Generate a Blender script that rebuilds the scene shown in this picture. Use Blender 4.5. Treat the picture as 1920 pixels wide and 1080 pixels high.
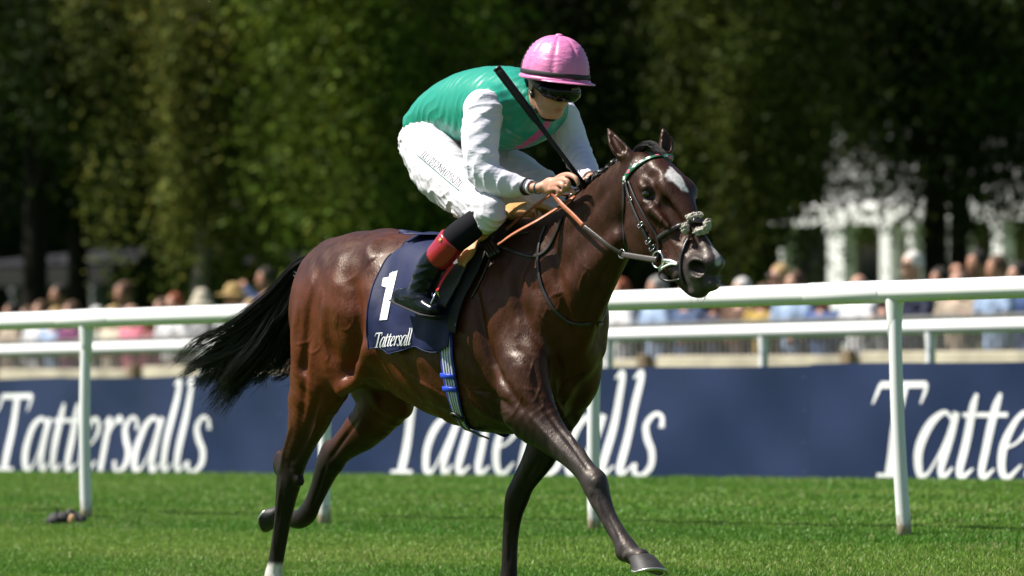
import bpy, math, random, os
import numpy as np
from mathutils import Vector, Matrix
from mathutils.bvhtree import BVHTree
DEV = ''
for o in list(bpy.data.objects): bpy.data.objects.remove(o)
SC = bpy.context.scene
COL = SC.collection
PI = math.pi

# ------------------------------------------------------------------ camera, sky, sun, exposure
CAMZ = 0.95
F_PX = 10000.0
PITCH = math.atan(159.0 / F_PX)
cam = bpy.data.cameras.new('camera'); camo = bpy.data.objects.new('camera', cam); COL.objects.link(camo)
cam.sensor_width = 36.0; cam.lens = F_PX / 1920 * 36
camo.location = (0, 0, CAMZ); camo.rotation_euler = (PI / 2 + PITCH, 0, 0)
cam.clip_start = 0.5; cam.clip_end = 3000
cam.dof.use_dof = True; cam.dof.focus_distance = 20.5; cam.dof.aperture_fstop = 3.4
SC.camera = camo
SUN_AZ = Vector((-1.0, 0.02, 0)).normalized(); SUN_EL = math.radians(54)
w = bpy.data.worlds.new("World"); SC.world = w; w.use_nodes = True
nt = w.node_tree; bg = nt.nodes['Background']; sky = nt.nodes.new('ShaderNodeTexSky')
sky.sky_type = 'NISHITA'; sky.sun_disc = False; sky.sun_elevation = SUN_EL
sky.sun_rotation = math.atan2(SUN_AZ.x, SUN_AZ.y)
nt.links.new(sky.outputs[0], bg.inputs[0]); bg.inputs[1].default_value = 0.055
sl = bpy.data.lights.new('sun', 'SUN'); so = bpy.data.objects.new('sun', sl); COL.objects.link(so)
sl.energy = 5.0; sl.angle = math.radians(0.53); sl.color = (1.0, 0.955, 0.88)
sdir = SUN_AZ * math.cos(SUN_EL) + Vector((0, 0, math.sin(SUN_EL)))
so.rotation_euler = sdir.to_track_quat('Z', 'Y').to_euler()
so.location = (-20, 10, 40)
SC.view_settings.view_transform = 'Standard'; SC.view_settings.look = 'None'
SC.view_settings.exposure = 0.85; SC.view_settings.gamma = 1
SC.cycles.use_denoising = True
SC.cycles.max_bounces = 6; SC.cycles.transparent_max_bounces = 6

# ------------------------------------------------------------------ frames
# Track frame: n points across the course (away, right), r along the running rail (away, left)
N2 = np.array([0.794, 0.608]); N2 = N2 / np.linalg.norm(N2)
R2 = np.array([-N2[1], N2[0]])
X0 = np.array([-0.297, 21.2])
# horse frame: x forward = -r, y left = n, z up, origin X0
XH = np.array([-R2[0], -R2[1], 0.0]); YH = np.array([N2[0], N2[1], 0.0]); ZH = np.array([0, 0, 1.0])
def ray(u, v):
    a = (u - 960) / F_PX; b = (540 - v) / F_PX
    cp, sp = math.cos(PITCH), math.sin(PITCH)
    return np.array([a, cp - b * sp, sp + b * cp])
def toH(P):
    d = np.asarray(P, float) - np.array([X0[0], X0[1], 0]); return np.array([d @ XH, d @ YH, d[2]])
def fromH(P):
    P = np.asarray(P, float); return np.array([X0[0], X0[1], 0]) + P[0] * XH + P[1] * YH + P[2] * ZH
CH = toH((0, 0, CAMZ))
def dirH(u, v):
    d = ray(u, v); return np.array([d @ XH, d @ YH, d[2]])
def L(u, v, Y=0.0):
    """point of the vertical plane y=Y (horse frame) seen at photo position u,v"""
    d = dirH(u, v); k = (Y - CH[1]) / d[1]; return CH + d * k
def st(s, t, z=0.0):
    p = X0 + N2 * s + R2 * t; return np.array([p[0], p[1], z])
def t_at(u, s, v=700):
    """distance along the rail line at offset s that is seen at photo column u"""
    return -L(u, v, s)[0]
_cs = np.array([-60, -4, 0, 3.28, 6.5, 10.3, 22, 60, 400.0]); _cz = np.array([-.6, -.10, 0.0, .215, .30, .335, .50, .9, 3.0])
def gz(s, t):
    return np.interp(s, _cs, _cz) - 0.0104 * np.clip(t, -80, 260)

# ------------------------------------------------------------------ materials
def nodes(m):
    m.use_nodes = True; nt = m.node_tree; return nt, nt.nodes, nt.links, nt.nodes['Principled BSDF']
def mat(name, col, rough=0.6, spec=0.5, metal=0.0, bump=0.0, bscale=40, var=0.0, vscale=8, coat=0.0, coatr=0.1,
        sheen=0.0, attr=False, sss=0.0, trans=0.0, stretch=(1, 1, 1), col2=None, rvar=0.0, spectint=None):
    m = bpy.data.materials.new(name); nt, nd, lk, b = nodes(m)
    b.inputs['Base Color'].default_value = (*col, 1); b.inputs['Roughness'].default_value = rough
    b.inputs['Specular IOR Level'].default_value = spec; b.inputs['Metallic'].default_value = metal
    if spectint: b.inputs['Specular Tint'].default_value = (*spectint, 1)
    b.inputs['Coat Weight'].default_value = coat; b.inputs['Coat Roughness'].default_value = coatr
    if sheen: b.inputs['Sheen Weight'].default_value = sheen
    if sss:
        b.inputs['Subsurface Weight'].default_value = sss; b.inputs['Subsurface Radius'].default_value = (0.012, 0.005, 0.003)
        b.inputs['Subsurface Scale'].default_value = 1.0
    tc = nd.new('ShaderNodeTexCoord'); mp = nd.new('ShaderNodeMapping'); mp.inputs['Scale'].default_value = stretch
    lk.new(tc.outputs['Object'], mp.inputs[0])
    src = None
    if attr:
        a = nd.new('ShaderNodeAttribute'); a.attribute_name = 'Col'; src = a.outputs['Color']
    if var > 0:
        n = nd.new('ShaderNodeTexNoise'); n.inputs['Scale'].default_value = vscale; n.inputs['Detail'].default_value = 5
        lk.new(mp.outputs[0], n.inputs['Vector'])
        mr = nd.new('ShaderNodeMapRange'); mr.inputs[1].default_value = 0.3; mr.inputs[2].default_value = 0.7
        lk.new(n.outputs[0], mr.inputs[0])
        if col2 is not None and src is None:
            mx = nd.new('ShaderNodeMix'); mx.data_type = 'RGBA'; mx.inputs[6].default_value = (*col, 1); mx.inputs[7].default_value = (*col2, 1)
            lk.new(mr.outputs[0], mx.inputs[0]); src = mx.outputs[2]
        else:
            mr.inputs[3].default_value = 1 - var; mr.inputs[4].default_value = 1 + var
            vm = nd.new('ShaderNodeVectorMath'); vm.operation = 'SCALE'
            if src is None: vm.inputs[0].default_value = col
            else: lk.new(src, vm.inputs[0])
            lk.new(mr.outputs[0], vm.inputs['Scale']); src = vm.outputs[0]
        if rvar:
            m2 = nd.new('ShaderNodeMapRange'); m2.inputs[1].default_value = 0.3; m2.inputs[2].default_value = 0.7
            m2.inputs[3].default_value = rough - rvar; m2.inputs[4].default_value = rough + rvar
            lk.new(n.outputs[0], m2.inputs[0]); lk.new(m2.outputs[0], b.inputs['Roughness'])
    if src is not None: lk.new(src, b.inputs['Base Color'])
    if bump > 0:
        n2 = nd.new('ShaderNodeTexNoise'); n2.inputs['Scale'].default_value = bscale; n2.inputs['Detail'].default_value = 6
        lk.new(mp.outputs[0], n2.inputs['Vector'])
        bp = nd.new('ShaderNodeBump'); bp.inputs['Strength'].default_value = 1.0; bp.inputs['Distance'].default_value = bump
        lk.new(n2.outputs[0], bp.inputs['Height']); lk.new(bp.outputs[0], b.inputs['Normal'])
    return m

# ------------------------------------------------------------------ object helpers
def tag(o, label=None, cat=None, group=None, kind=None):
    if label: o['label'] = label
    if cat: o['category'] = cat
    if group: o['group'] = group
    if kind: o['kind'] = kind
    return o
def empty(name, label, cat, loc=(0, 0, 0), rz=0.0, group=None):
    o = bpy.data.objects.new(name, None); COL.objects.link(o); o.location = loc; o.rotation_euler = (0, 0, rz)
    o.empty_display_size = 0.1
    return tag(o, label, cat, group)
HROT = math.atan2(XH[1], XH[0])
def hempty(name, label, cat, group=None):
    return empty(name, label, cat, (X0[0], X0[1], 0), HROT, group)
def npmesh(name, V, F, mats=None, mi=None, smooth=True, colors=None):
    V = np.asarray(V, np.float32).reshape(-1, 3); F = np.asarray(F, np.int32)
    me = bpy.data.meshes.new(name); me.vertices.add(len(V)); me.vertices.foreach_set('co', V.ravel())
    k = F.shape[1]; me.loops.add(F.size); me.loops.foreach_set('vertex_index', F.ravel())
    me.polygons.add(len(F)); me.polygons.foreach_set('loop_start', np.arange(0, F.size, k, dtype=np.int32))
    me.polygons.foreach_set('loop_total', np.full(len(F), k, np.int32))
    if smooth: me.polygons.foreach_set('use_smooth', np.ones(len(F), bool))
    if mi is not None: me.polygons.foreach_set('material_index', np.asarray(mi, np.int32))
    if colors is not None:
        ca = me.color_attributes.new('Col', 'FLOAT_COLOR', 'POINT')
        c = np.ones((len(V), 4), np.float32); c[:, :3] = colors; ca.data.foreach_set('color', c.ravel())
    for m in (mats or []): me.materials.append(m)
    me.update(calc_edges=True); me.validate()
    return me
def link(name, me, parent=None, loc=None):
    o = bpy.data.objects.new(name, me); COL.objects.link(o)
    if parent is not None: o.parent = parent
    if loc is not None: o.location = loc
    return o
class MB:
    """collects tubes, boxes, lofts; builds one mesh"""
    def __init__(s): s.V = []; s.F = []; s.n = 0; s.S = []
    def add(s, V, F, smooth=True):
        V = np.asarray(V, float).reshape(-1, 3); s.V.append(V)
        for f in F: s.F.append([i + s.n for i in f]); s.S.append(smooth)
        s.n += len(V); return s
    def box(s, c, size, M=None):
        c = np.array(c, float); h = np.array(size, float) / 2
        P = np.array([[x, y, z] for x in (-1, 1) for y in (-1, 1) for z in (-1, 1)], float) * h
        if M is not None: P = P @ np.array(M).T
        return s.add(P + c, [(0, 1, 3, 2), (4, 6, 7, 5), (0, 4, 5, 1), (2, 3, 7, 6), (0, 2, 6, 4), (1, 5, 7, 3)], False)
    def tube(s, pts, rad, n=10, caps=True, flat=None, up=None):
        """swept ellipse; rad scalar or list, flat = (ratio) of second axis; up = reference axis"""
        P = np.asarray(pts, float); m = len(P); rad = np.broadcast_to(np.asarray(rad, float), (m,))
        T = np.gradient(P, axis=0); T /= np.linalg.norm(T, axis=1)[:, None] + 1e-9
        u0 = np.array((0, 0, 1.0) if up is None or np.ndim(up) == 2 else up, float)
        if abs(T[0] @ u0) > 0.95 and up is None: u0 = np.array((0, 1.0, 0))
        V = []; a = np.linspace(0, 2 * PI, n, endpoint=False); prev = u0
        fl = np.broadcast_to(np.asarray(1.0 if flat is None else flat, float), (m,))
        for i in range(m):
            ref = prev if up is None else (np.asarray(up[i]) if np.ndim(up) == 2 else u0)
            B = ref - T[i] * (ref @ T[i]); B /= np.linalg.norm(B) + 1e-9; prev = B
            C = np.cross(T[i], B)
            V.append(P[i] + rad[i] * (np.outer(np.cos(a), C) + fl[i] * np.outer(np.sin(a), B)))
        V = np.concatenate(V); F = []
        for i in range(m - 1):
            for j in range(n):
                F.append((i * n + j, i * n + (j + 1) % n, (i + 1) * n + (j + 1) % n, (i + 1) * n + j))
        if caps: F.append(tuple(range(n))[::-1]); F.append(tuple(range((m - 1) * n, m * n)))
        return s.add(V, F)
    def mesh(s, name, mats=None):
        me = bpy.data.meshes.new(name); me.from_pydata(np.concatenate(s.V).tolist(), [], s.F)
        me.polygons.foreach_set('use_smooth', s.S)
        for m in (mats if isinstance(mats, (list, tuple)) else [mats] if mats else []): me.materials.append(m)
        me.update(); return me
    def obj(s, name, mats=None, parent=None): return link(name, s.mesh(name, mats), parent)
def bevel(o, wd, seg=2):
    b = o.modifiers.new('bevel', 'BEVEL'); b.width = wd; b.segments = seg; b.limit_method = 'ANGLE'
    return o
def catmull(P, n=8):
    P = np.asarray(P, float); m = len(P)
    if m < 3: return np.array([P[0] + (P[-1] - P[0]) * k / n for k in range(n + 1)])
    out = []
    Q = np.vstack([2 * P[0] - P[1], P, 2 * P[-1] - P[-2]])
    for i in range(1, m):
        p0, p1, p2, p3 = Q[i - 1], Q[i], Q[i + 1], Q[i + 2]
        for k in range(n):
            t = k / n
            out.append(0.5 * (2 * p1 + (p2 - p0) * t + (2 * p0 - 5 * p1 + 4 * p2 - p3) * t * t + (3 * p1 - p0 - 3 * p2 + p3) * t ** 3))
    out.append(P[-1]); return np.array(out)

# ------------------------------------------------------------------ signed distance modelling
class Field:
    def __init__(s, lo, hi, h):
        s.lo = np.array(lo, np.float32); s.h = float(h); s.n = np.ceil((np.array(hi) - np.array(lo)) / h).astype(int) + 1
        s.D = np.full(s.n, 0.3, np.float32)
    def region(s, lo, hi):
        a = np.clip(np.floor((np.asarray(lo) - s.lo) / s.h).astype(int), 0, s.n); b = np.clip(np.ceil((np.asarray(hi) - s.lo) / s.h).astype(int) + 1, 0, s.n)
        if (b <= a).any(): return None
        sl = tuple(slice(a[i], b[i]) for i in range(3))
        X = [(s.lo[i] + s.h * np.arange(a[i], b[i], dtype=np.float32)).reshape([-1 if j == i else 1 for j in range(3)]) for i in range(3)]
        return sl, X
    def merge(s, sl, d, k, op):
        A = s.D[sl]
        if op == 'add':
            if k > 0:
                hh = np.maximum(k - np.abs(A - d), 0) / k; s.D[sl] = np.minimum(A, d) - hh * hh * (k * 0.25)
            else: s.D[sl] = np.minimum(A, d)
        else:
            d = -d
            if k > 0:
                hh = np.maximum(k - np.abs(A - d), 0) / k; s.D[sl] = np.maximum(A, d) + hh * hh * (k * 0.25)
            else: s.D[sl] = np.maximum(A, d)
    @staticmethod
    def _sweep_seg(X, a, b, ra, rb, w):
        # ra, rb = (lateral radius, other radius)
        a = np.asarray(a, np.float32); b = np.asarray(b, np.float32); ba = b - a; L2 = float(ba @ ba) + 1e-12
        ax = ba / math.sqrt(L2); w = np.asarray(w, np.float32); w = w - ax * (w @ ax); w /= np.linalg.norm(w) + 1e-9; c = np.cross(ax, w)
        px, py, pz = X[0] - a[0], X[1] - a[1], X[2] - a[2]
        t = np.clip((px * ba[0] + py * ba[1] + pz * ba[2]) / L2, 0, 1)
        qa = px * ax[0] + py * ax[1] + pz * ax[2] - t * math.sqrt(L2)
        qw = px * w[0] + py * w[1] + pz * w[2]; qc = px * c[0] + py * c[1] + pz * c[2]
        rw = ra[0] + (rb[0] - ra[0]) * t; rc = ra[1] + (rb[1] - ra[1]) * t; rl = np.minimum(rw, rc)
        k0 = np.sqrt((qw / rw) ** 2 + (qc / rc) ** 2 + (qa / rl) ** 2) + 1e-6
        k1 = np.sqrt((qw / rw ** 2) ** 2 + (qc / rc ** 2) ** 2 + (qa / rl ** 2) ** 2) + 1e-6
        return k0 * (k0 - 1) / k1
    def sweep(s, pts, rads, k=0.03, w=(0, 1, 0), sub=4, op='add'):
        """pts Nx3; rads N or Nx2 (lateral radius, other radius)"""
        P = np.asarray(pts, float); R = np.asarray(rads, float)
        if R.ndim == 1: R = np.stack([R, R], 1)
        Q = catmull(np.hstack([P, R]), sub) if sub > 1 and len(P) > 1 else np.hstack([P, R])
        P, R = Q[:, :3], np.maximum(Q[:, 3:5], 0.001); m = R.max() + 1.2 * k + 3 * s.h
        rg = s.region(P.min(0) - m, P.max(0) + m)
        if rg is None: return
        sl, X = rg; D = np.full([q.stop - q.start for q in sl], 0.3, np.float32); off = [q.start for q in sl]
        for i in range(len(P) - 1):
            mm = max(R[i].max(), R[i + 1].max()) + 1.2 * k + 3 * s.h
            r2 = s.region(np.minimum(P[i], P[i + 1]) - mm, np.maximum(P[i], P[i + 1]) + mm)
            if r2 is None: continue
            s2, X2 = r2; loc = tuple(slice(s2[j].start - off[j], s2[j].stop - off[j]) for j in range(3))
            d = s._sweep_seg(X2, P[i], P[i + 1], R[i], R[i + 1], w)
            D[loc] = np.minimum(D[loc], d)
        s.merge(sl, D, k, op)
    def ell(s, c, r, k=0.03, ax=None, op='add'):
        """ellipsoid; ax = (direction of first radius, direction near second)"""
        c = np.asarray(c, float); r = np.asarray(r, float)
        M = np.eye(3)
        if ax is not None:
            e1 = np.asarray(ax[0], float); e1 = e1 / np.linalg.norm(e1); e2 = np.asarray(ax[1], float); e2 = e2 - e1 * (e2 @ e1); e2 /= np.linalg.norm(e2)
            M = np.stack([e1, e2, np.cross(e1, e2)])
        m = r.max() + 1.2 * k + 3 * s.h; rg = s.region(c - m, c + m)
        if rg is None: return
        sl, X = rg; p = [X[i] - np.float32(c[i]) for i in range(3)]
        q = [(p[0] * np.float32(M[i, 0]) + p[1] * np.float32(M[i, 1]) + p[2] * np.float32(M[i, 2])) for i in range(3)]
        k0 = np.sqrt(sum((q[i] / r[i]) ** 2 for i in range(3))) + 1e-6; k1 = np.sqrt(sum((q[i] / r[i] ** 2) ** 2 for i in range(3))) + 1e-6
        s.merge(sl, (k0 * (k0 - 1) / k1).astype(np.float32), k, op)
    def displace(s, fn, lo, hi):
        rg = s.region(lo, hi)
        if rg is None: return
        sl, X = rg; s.D[sl] += fn(*X)
    def mesh(s, smooth=1):
        D = s.D; h = s.h; n = D.shape; S = D < 0
        cnt = np.zeros([q - 1 for q in n], np.uint8)
        cs = [(i, j, k) for i in (0, 1) for j in (0, 1) for k in (0, 1)]
        for i, j, k in cs: cnt += S[i:n[0] - 1 + i, j:n[1] - 1 + j, k:n[2] - 1 + k]
        act = np.flatnonzero(((cnt > 0) & (cnt < 8)).ravel()); del cnt
        m = [q - 1 for q in n]
        I = np.stack(np.unravel_index(act, m), 1)
        c = {q: D[I[:, 0] + q[0], I[:, 1] + q[1], I[:, 2] + q[2]] for q in cs}
        acc = np.zeros((len(I), 3)); num = np.zeros(len(I))
        for a in cs:
            for ax in range(3):
                if a[ax] == 0:
                    b = list(a); b[ax] = 1; b = tuple(b); da, db = c[a], c[b]; x = (da < 0) != (db < 0)
                    t = np.where(x, da / np.where(x, da - db, 1), 0)
                    p = np.tile(np.array(a, float), (len(I), 1)); p[:, ax] += t
                    acc += p * x[:, None]; num += x
        V = (I + acc / num[:, None]) * h + s.lo
        F = []
        st_ = (m[1] * m[2], m[2], 1)
        for ax in range(3):
            o1, o2 = [q for q in range(3) if q != ax]
            A = np.take(S, range(n[ax] - 1), axis=ax); B = np.take(S, range(1, n[ax]), axis=ax)
            E = np.argwhere(A != B)
            E = E[(E[:, o1] > 0) & (E[:, o2] > 0) & (E[:, o1] < n[o1] - 1) & (E[:, o2] < n[o2] - 1)]
            ins = S[E[:, 0], E[:, 1], E[:, 2]]
            base = E @ np.array(st_); q = [base, base - st_[o1], base - st_[o1] - st_[o2], base - st_[o2]]
            q = np.stack([np.searchsorted(act, z) for z in q], 1)
            flip = ins if ax != 1 else ~ins
            q[~flip] = q[~flip][:, ::-1]
            F.append(q)
        F = np.concatenate(F)
        for _ in range(smooth):
            acc = np.zeros_like(V); num = np.zeros(len(V))
            for a, b in ((0, 1), (1, 2), (2, 3), (3, 0)):
                for p_, q_ in ((a, b), (b, a)):
                    for d_ in range(3): acc[:, d_] += np.bincount(F[:, p_], V[F[:, q_], d_], len(V))
                    num += np.bincount(F[:, p_], minlength=len(V))
            V = 0.5 * V + 0.5 * acc / np.maximum(num, 1)[:, None]
        return V, F
def hashnoise(P, seed=0):
    P = np.asarray(P, float); i = np.floor(P).astype(np.int64); f = P - i; f = f * f * (3 - 2 * f); out = 0
    for dx in (0, 1):
        for dy in (0, 1):
            for dz in (0, 1):
                hsh = ((i[..., 0] + dx) * 73856093) ^ ((i[..., 1] + dy) * 19349663) ^ ((i[..., 2] + dz) * 83492791) ^ (seed * 2654435761)
                hsh = (hsh ^ (hsh >> 13)) * 1274126177 & 0x7fffffff; hsh = hsh ^ (hsh >> 15)
                v = (hsh & 0xffff) / 65535.0
                out = out + v * np.where(dx, f[..., 0], 1 - f[..., 0]) * np.where(dy, f[..., 1], 1 - f[..., 1]) * np.where(dz, f[..., 2], 1 - f[..., 2])
    return out
def vnormals(V, F):
    n = np.cross(V[F[:, 2]] - V[F[:, 0]], V[F[:, 3]] - V[F[:, 1]]); N = np.zeros_like(V)
    for k in range(4):
        for d in range(3): N[:, d] += np.bincount(F[:, k], n[:, d], len(V))
    return N / (np.linalg.norm(N, axis=1)[:, None] + 1e-12)

# ------------------------------------------------------------------ hand drawn lettering (strokes with varying width)
GL = {
 'T': (.56, [[(.27, .97, .055), (.26, .5, .055), (.25, .03, .055)], [(.10, .015, .02), (.42, .015, .02)], [(-.03, .96, .035), (.56, .96, .035)],
             [(-.03, .97, .02), (-.05, .88, .022), (-.09, .76, .01)], [(.56, .97, .02), (.55, .88, .022), (.52, .76, .01)]]),
 'a': (.50, [[(.37, .60, .02), (.27, .67, .025), (.12, .55, .045), (.03, .28, .052), (.07, .04, .045), (.17, .03, .02), (.28, .22, .015), (.37, .5, .02)],
             [(.42, .67, .04), (.36, .3, .048), (.34, .08, .04), (.39, .0, .03), (.48, .10, .012)]]),
 't': (.27, [[(.15, .86, .02), (.12, .7, .045), (.08, .3, .048), (.07, .08, .042), (.12, .0, .03), (.23, .09, .012)], [(.0, .64, .025), (.28, .64, .025)]]),
 'e': (.36, [[(.06, .30, .015), (.20, .36, .015), (.30, .52, .032), (.24, .66, .028), (.13, .59, .03), (.04, .33, .05), (.06, .09, .048), (.16, .0, .03), (.31, .13, .012)]]),
 'r': (.32, [[(.02, .58, .012), (.11, .66, .03), (.09, .4, .048), (.05, .0, .045)], [(.08, .38, .014), (.18, .58, .02), (.27, .67, .035), (.31, .60, .04)]]),
 's': (.33, [[(.30, .52, .035), (.27, .64, .025), (.17, .67, .025), (.08, .55, .04), (.13, .40, .046), (.22, .26, .046), (.23, .10, .04), (.13, .0, .025), (.03, .02, .03), (.0, .13, .036)]]),
 'l': (.24, [[(.03, 1.07, .012), (.12, 1.12, .035), (.10, .7, .048), (.06, .14, .048), (.08, .02, .035), (.13, .02, .02), (.21, .10, .012)]]),
 '1': (.4, [[(.0, .74, .03), (.12, .80, .04), (.24, .97, .05)], [(.23, .98, .06), (.21, .5, .085), (.19, .0, .095)]]),
 'J': (.34, [[(.2, .97, .05), (.2, .3, .05), (.17, -.05, .035), (.05, -.12, .02)], [(.08, .97, .02), (.32, .97, .02)]]),
 'U': (.72, [[(.14, .97, .05), (.14, .4, .05), (.18, .1, .04), (.34, .0, .03), (.5, .1, .02), (.56, .4, .02), (.56, .97, .02)]]),
 'D': (.72, [[(.14, .97, .05), (.14, .03, .05)], [(.14, .97, .02), (.38, .95, .03), (.58, .75, .05), (.6, .4, .05), (.5, .12, .04), (.3, .02, .02), (.14, .02, .02)]]),
 'M': (.86, [[(.14, .97, .02), (.12, .0, .02)], [(.14, .97, .045), (.42, .05, .045)], [(.42, .05, .02), (.7, .97, .02)], [(.7, .97, .05), (.73, .0, .05)]]),
 'O': (.78, [[(.38, .98, .02), (.16, .85, .045), (.08, .5, .055), (.16, .14, .045), (.38, .01, .02), (.6, .14, .045), (.67, .5, .055), (.6, .85, .045), (.38, .98, .02)]]),
 'N': (.78, [[(.14, .97, .02), (.14, .0, .02)], [(.14, .97, .05), (.62, .03, .05)], [(.62, .97, .02), (.62, .0, .02)]]),
 'E': (.6, [[(.14, .97, .05), (.14, .03, .05)], [(.14, .96, .02), (.5, .96, .02)], [(.14, .5, .02), (.42, .5, .02)], [(.14, .02, .02), (.52, .02, .02)]]),
 'K': (.6, [[(.12, 1, .07), (.12, 0, .07)], [(.5, 1, .06), (.14, .5, .06)], [(.2, .5, .06), (.52, 0, .06)]]),
 'B': (.6, [[(.12, 1, .07), (.12, 0, .07)], [(.12, .97, .05), (.42, .9, .06), (.42, .6, .06), (.14, .52, .05)], [(.14, .5, .05), (.46, .4, .06), (.46, .1, .06), (.12, .03, .05)]]),
}
def lettering(text, slant=0.2, sub=6, spread=1.0):
    """returns list of strips; each strip = (list of (left xy, right xy)) in cap-height units, and total width"""
    x0 = 0; strips = []
    for ch in text:
        adv, strokes = GL.get(ch, (.3, []))
        for s in strokes:
            Q = catmull(np.array(s, float), sub)
            P = Q[:, :2].copy(); P[:, 0] += P[:, 1] * slant + x0; r = Q[:, 2]
            T = np.gradient(P, axis=0); T /= np.linalg.norm(T, axis=1)[:, None] + 1e-9; Nn = np.stack([-T[:, 1], T[:, 0]], 1)
            strips.append((P + Nn * r[:, None], P - Nn * r[:, None]))
        x0 += adv * spread
    return strips, x0
def letter_mesh(strips, fn, lift=0.0006):
    """fn(x, y, h) -> 3D point; h = lift off the surface"""
    V = []; F = []; n = 0
    for k, (A, B) in enumerate(strips):
        for a, b in zip(A, B):
            V.append(fn(a[0], a[1], lift * (1 + (k % 4)))); V.append(fn(b[0], b[1], lift * (1 + (k % 4))))
        for i in range(len(A) - 1): F.append((n + 2 * i, n + 2 * i + 1, n + 2 * i + 3, n + 2 * i + 2))
        n += 2 * len(A)
    return np.array(V), F
# ================================================================== SETTING
rng = np.random.default_rng(7)
def Wp(u, depth, v=None, z=None):
    x = (u - 960) / F_PX * depth
    zz = z if z is not None else CAMZ + (699 - v) / F_PX * depth
    return np.array([x, depth, zz])
def s_of(P): d = np.asarray(P)[:2] - X0; return d @ N2, d @ R2
def gW(x, y):
    d0 = x - X0[0]; d1 = y - X0[1]; return gz(d0 * N2[0] + d1 * N2[1], d0 * R2[0] + d1 * R2[1])

# ---- ground: one sheet to the horizon
S_ = np.concatenate([np.linspace(-900, -60, 8), np.linspace(-50, -5, 10), np.linspace(-4, 14, 37), np.linspace(16, 60, 15), np.linspace(80, 1400, 12)])
T_ = np.concatenate([np.linspace(-1200, -60, 12), np.linspace(-50, 60, 56), np.linspace(70, 1600, 14)])
GS, GT = np.meshgrid(S_, T_, indexing='ij')
gx = X0[0] + N2[0] * GS + R2[0] * GT; gy = X0[1] + N2[1] * GS + R2[1] * GT
V = np.stack([gx, gy, gz(GS, GT)], -1).reshape(-1, 3); nj = len(T_)
ii, jj = np.meshgrid(np.arange(len(S_) - 1), np.arange(nj - 1), indexing='ij'); q = (ii * nj + jj).ravel()
F = np.stack([q, q + nj, q + nj + 1, q + 1], 1)[:, ::-1]
m_ground = mat('turf_soil', (0.075, 0.165, 0.018), rough=0.9, spec=0.05, var=0.3, vscale=2.2, bump=0.05, bscale=55)
g = link('ground', npmesh('ground', V, F, [m_ground])); tag(g, 'mown green turf of the racecourse', 'ground', kind='structure')

# ---- grass blades
def grass(n, slo, shi, ulo, uhi, h, wd, seed, name):
    r = np.random.default_rng(seed)
    s = slo + (shi - slo) * r.random(n) ** 1.0
    # keep the blades inside the visible wedge (a bit wider)
    dep = None
    tl = np.array([t_at(uhi, a) for a in np.linspace(slo, shi, 24)]); th = np.array([t_at(ulo, a) for a in np.linspace(slo, shi, 24)])
    a = np.linspace(slo, shi, 24); t = np.interp(s, a, tl) + (np.interp(s, a, th) - np.interp(s, a, tl)) * r.random(n)
    x = X0[0] + N2[0] * s + R2[0] * t; y = X0[1] + N2[1] * s + R2[1] * t; z = gz(s, t)
    P = np.stack([x, y, z], 1); big = hashnoise(np.stack([s * .55, t * .3, s * 0], 1), 3); med = hashnoise(np.stack([s * 2.5, t * 1.2, s * 0], 1), 5)
    clump = hashnoise(np.stack([s * 9, t * 9, s * 0], 1), 9)
    H = h * (0.6 + 0.4 * r.random(n)) * (0.75 + 0.5 * clump); ang = r.random(n) * 2 * PI; lean = r.random(n) * 0.7; la = r.random(n) * 2 * PI
    wv = np.stack([np.cos(ang), np.sin(ang), 0 * ang], 1) * (wd * (0.6 + 0.8 * r.random(n)))[:, None]
    ld = np.stack([np.cos(la), np.sin(la), 0 * la], 1) * (lean * H)[:, None]
    top = P + ld + np.array([0, 0, 1.0]) * (H * np.sqrt(1 - 0.5 * lean ** 2))[:, None]; mid = P + ld * 0.32 + np.array([0, 0, 1.0]) * (H * 0.55)[:, None]
    V = np.stack([P - wv, P + wv, mid + wv * .8, top, mid - wv * .8], 1)
    F = (np.arange(n) * 5)[:, None] + np.array([[0, 1, 2, 4]]); F2 = (np.arange(n) * 5)[:, None] + np.array([[4, 2, 3, 3]])
    sq = s + .25 * (big - .5); stripe = 0.5 + 0.5 * np.sin((s + 0.35 * big) * 2 * PI / 1.9 + 0.9) + 1.3 * ((sq > 1.5) & (sq < 2.75)) - 1.6 * ((sq > 2.85) & (sq < 3.45))
    c1 = np.array([0.100, 0.235, 0.026]); c2 = np.array([0.22, 0.335, 0.055]); c3 = np.array([0.36, 0.36, 0.14])
    k = np.clip(0.15 + 0.55 * big * med + 0.25 * stripe - 0.1 + 0.35 * (r.random(n) - .5), 0, 1)[:, None]
    C = c1 * (1 - k) + c2 * k; dry = (r.random(n) < 0.035 + 0.10 * (med > .66))[:, None]; C = np.where(dry, c3, C) * (0.82 + 0.36 * r.random(n))[:, None]
    C = np.repeat(C[:, None, :], 5, 1)
    Vt = V.reshape(-1, 3); Ft = np.concatenate([F[:, [0, 1, 2]], F[:, [0, 2, 3]], F2[:, [0, 1, 2]]])
    return Vt, Ft, C.reshape(-1, 3)
m_grass = mat('grass_blade', (0.08, 0.2, 0.02), rough=0.5, spec=0.35, attr=True)
nt_, nd_, lk_, b_ = nodes(m_grass)
tr = nd_.new('ShaderNodeBsdfTranslucent'); mx = nd_.new('ShaderNodeMixShader'); mx.inputs[0].default_value = 0.3
lk_.new(nd_['Attribute'].outputs['Color'], tr.inputs[0]); lk_.new(b_.outputs[0], mx.inputs[1]); lk_.new(tr.outputs[0], mx.inputs[2]); lk_.new(mx.outputs[0], nd_['Material Output'].inputs[0])
K = 0.3 if DEV else 1.0
GV = []; GF = []; GC = []; off = 0
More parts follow.
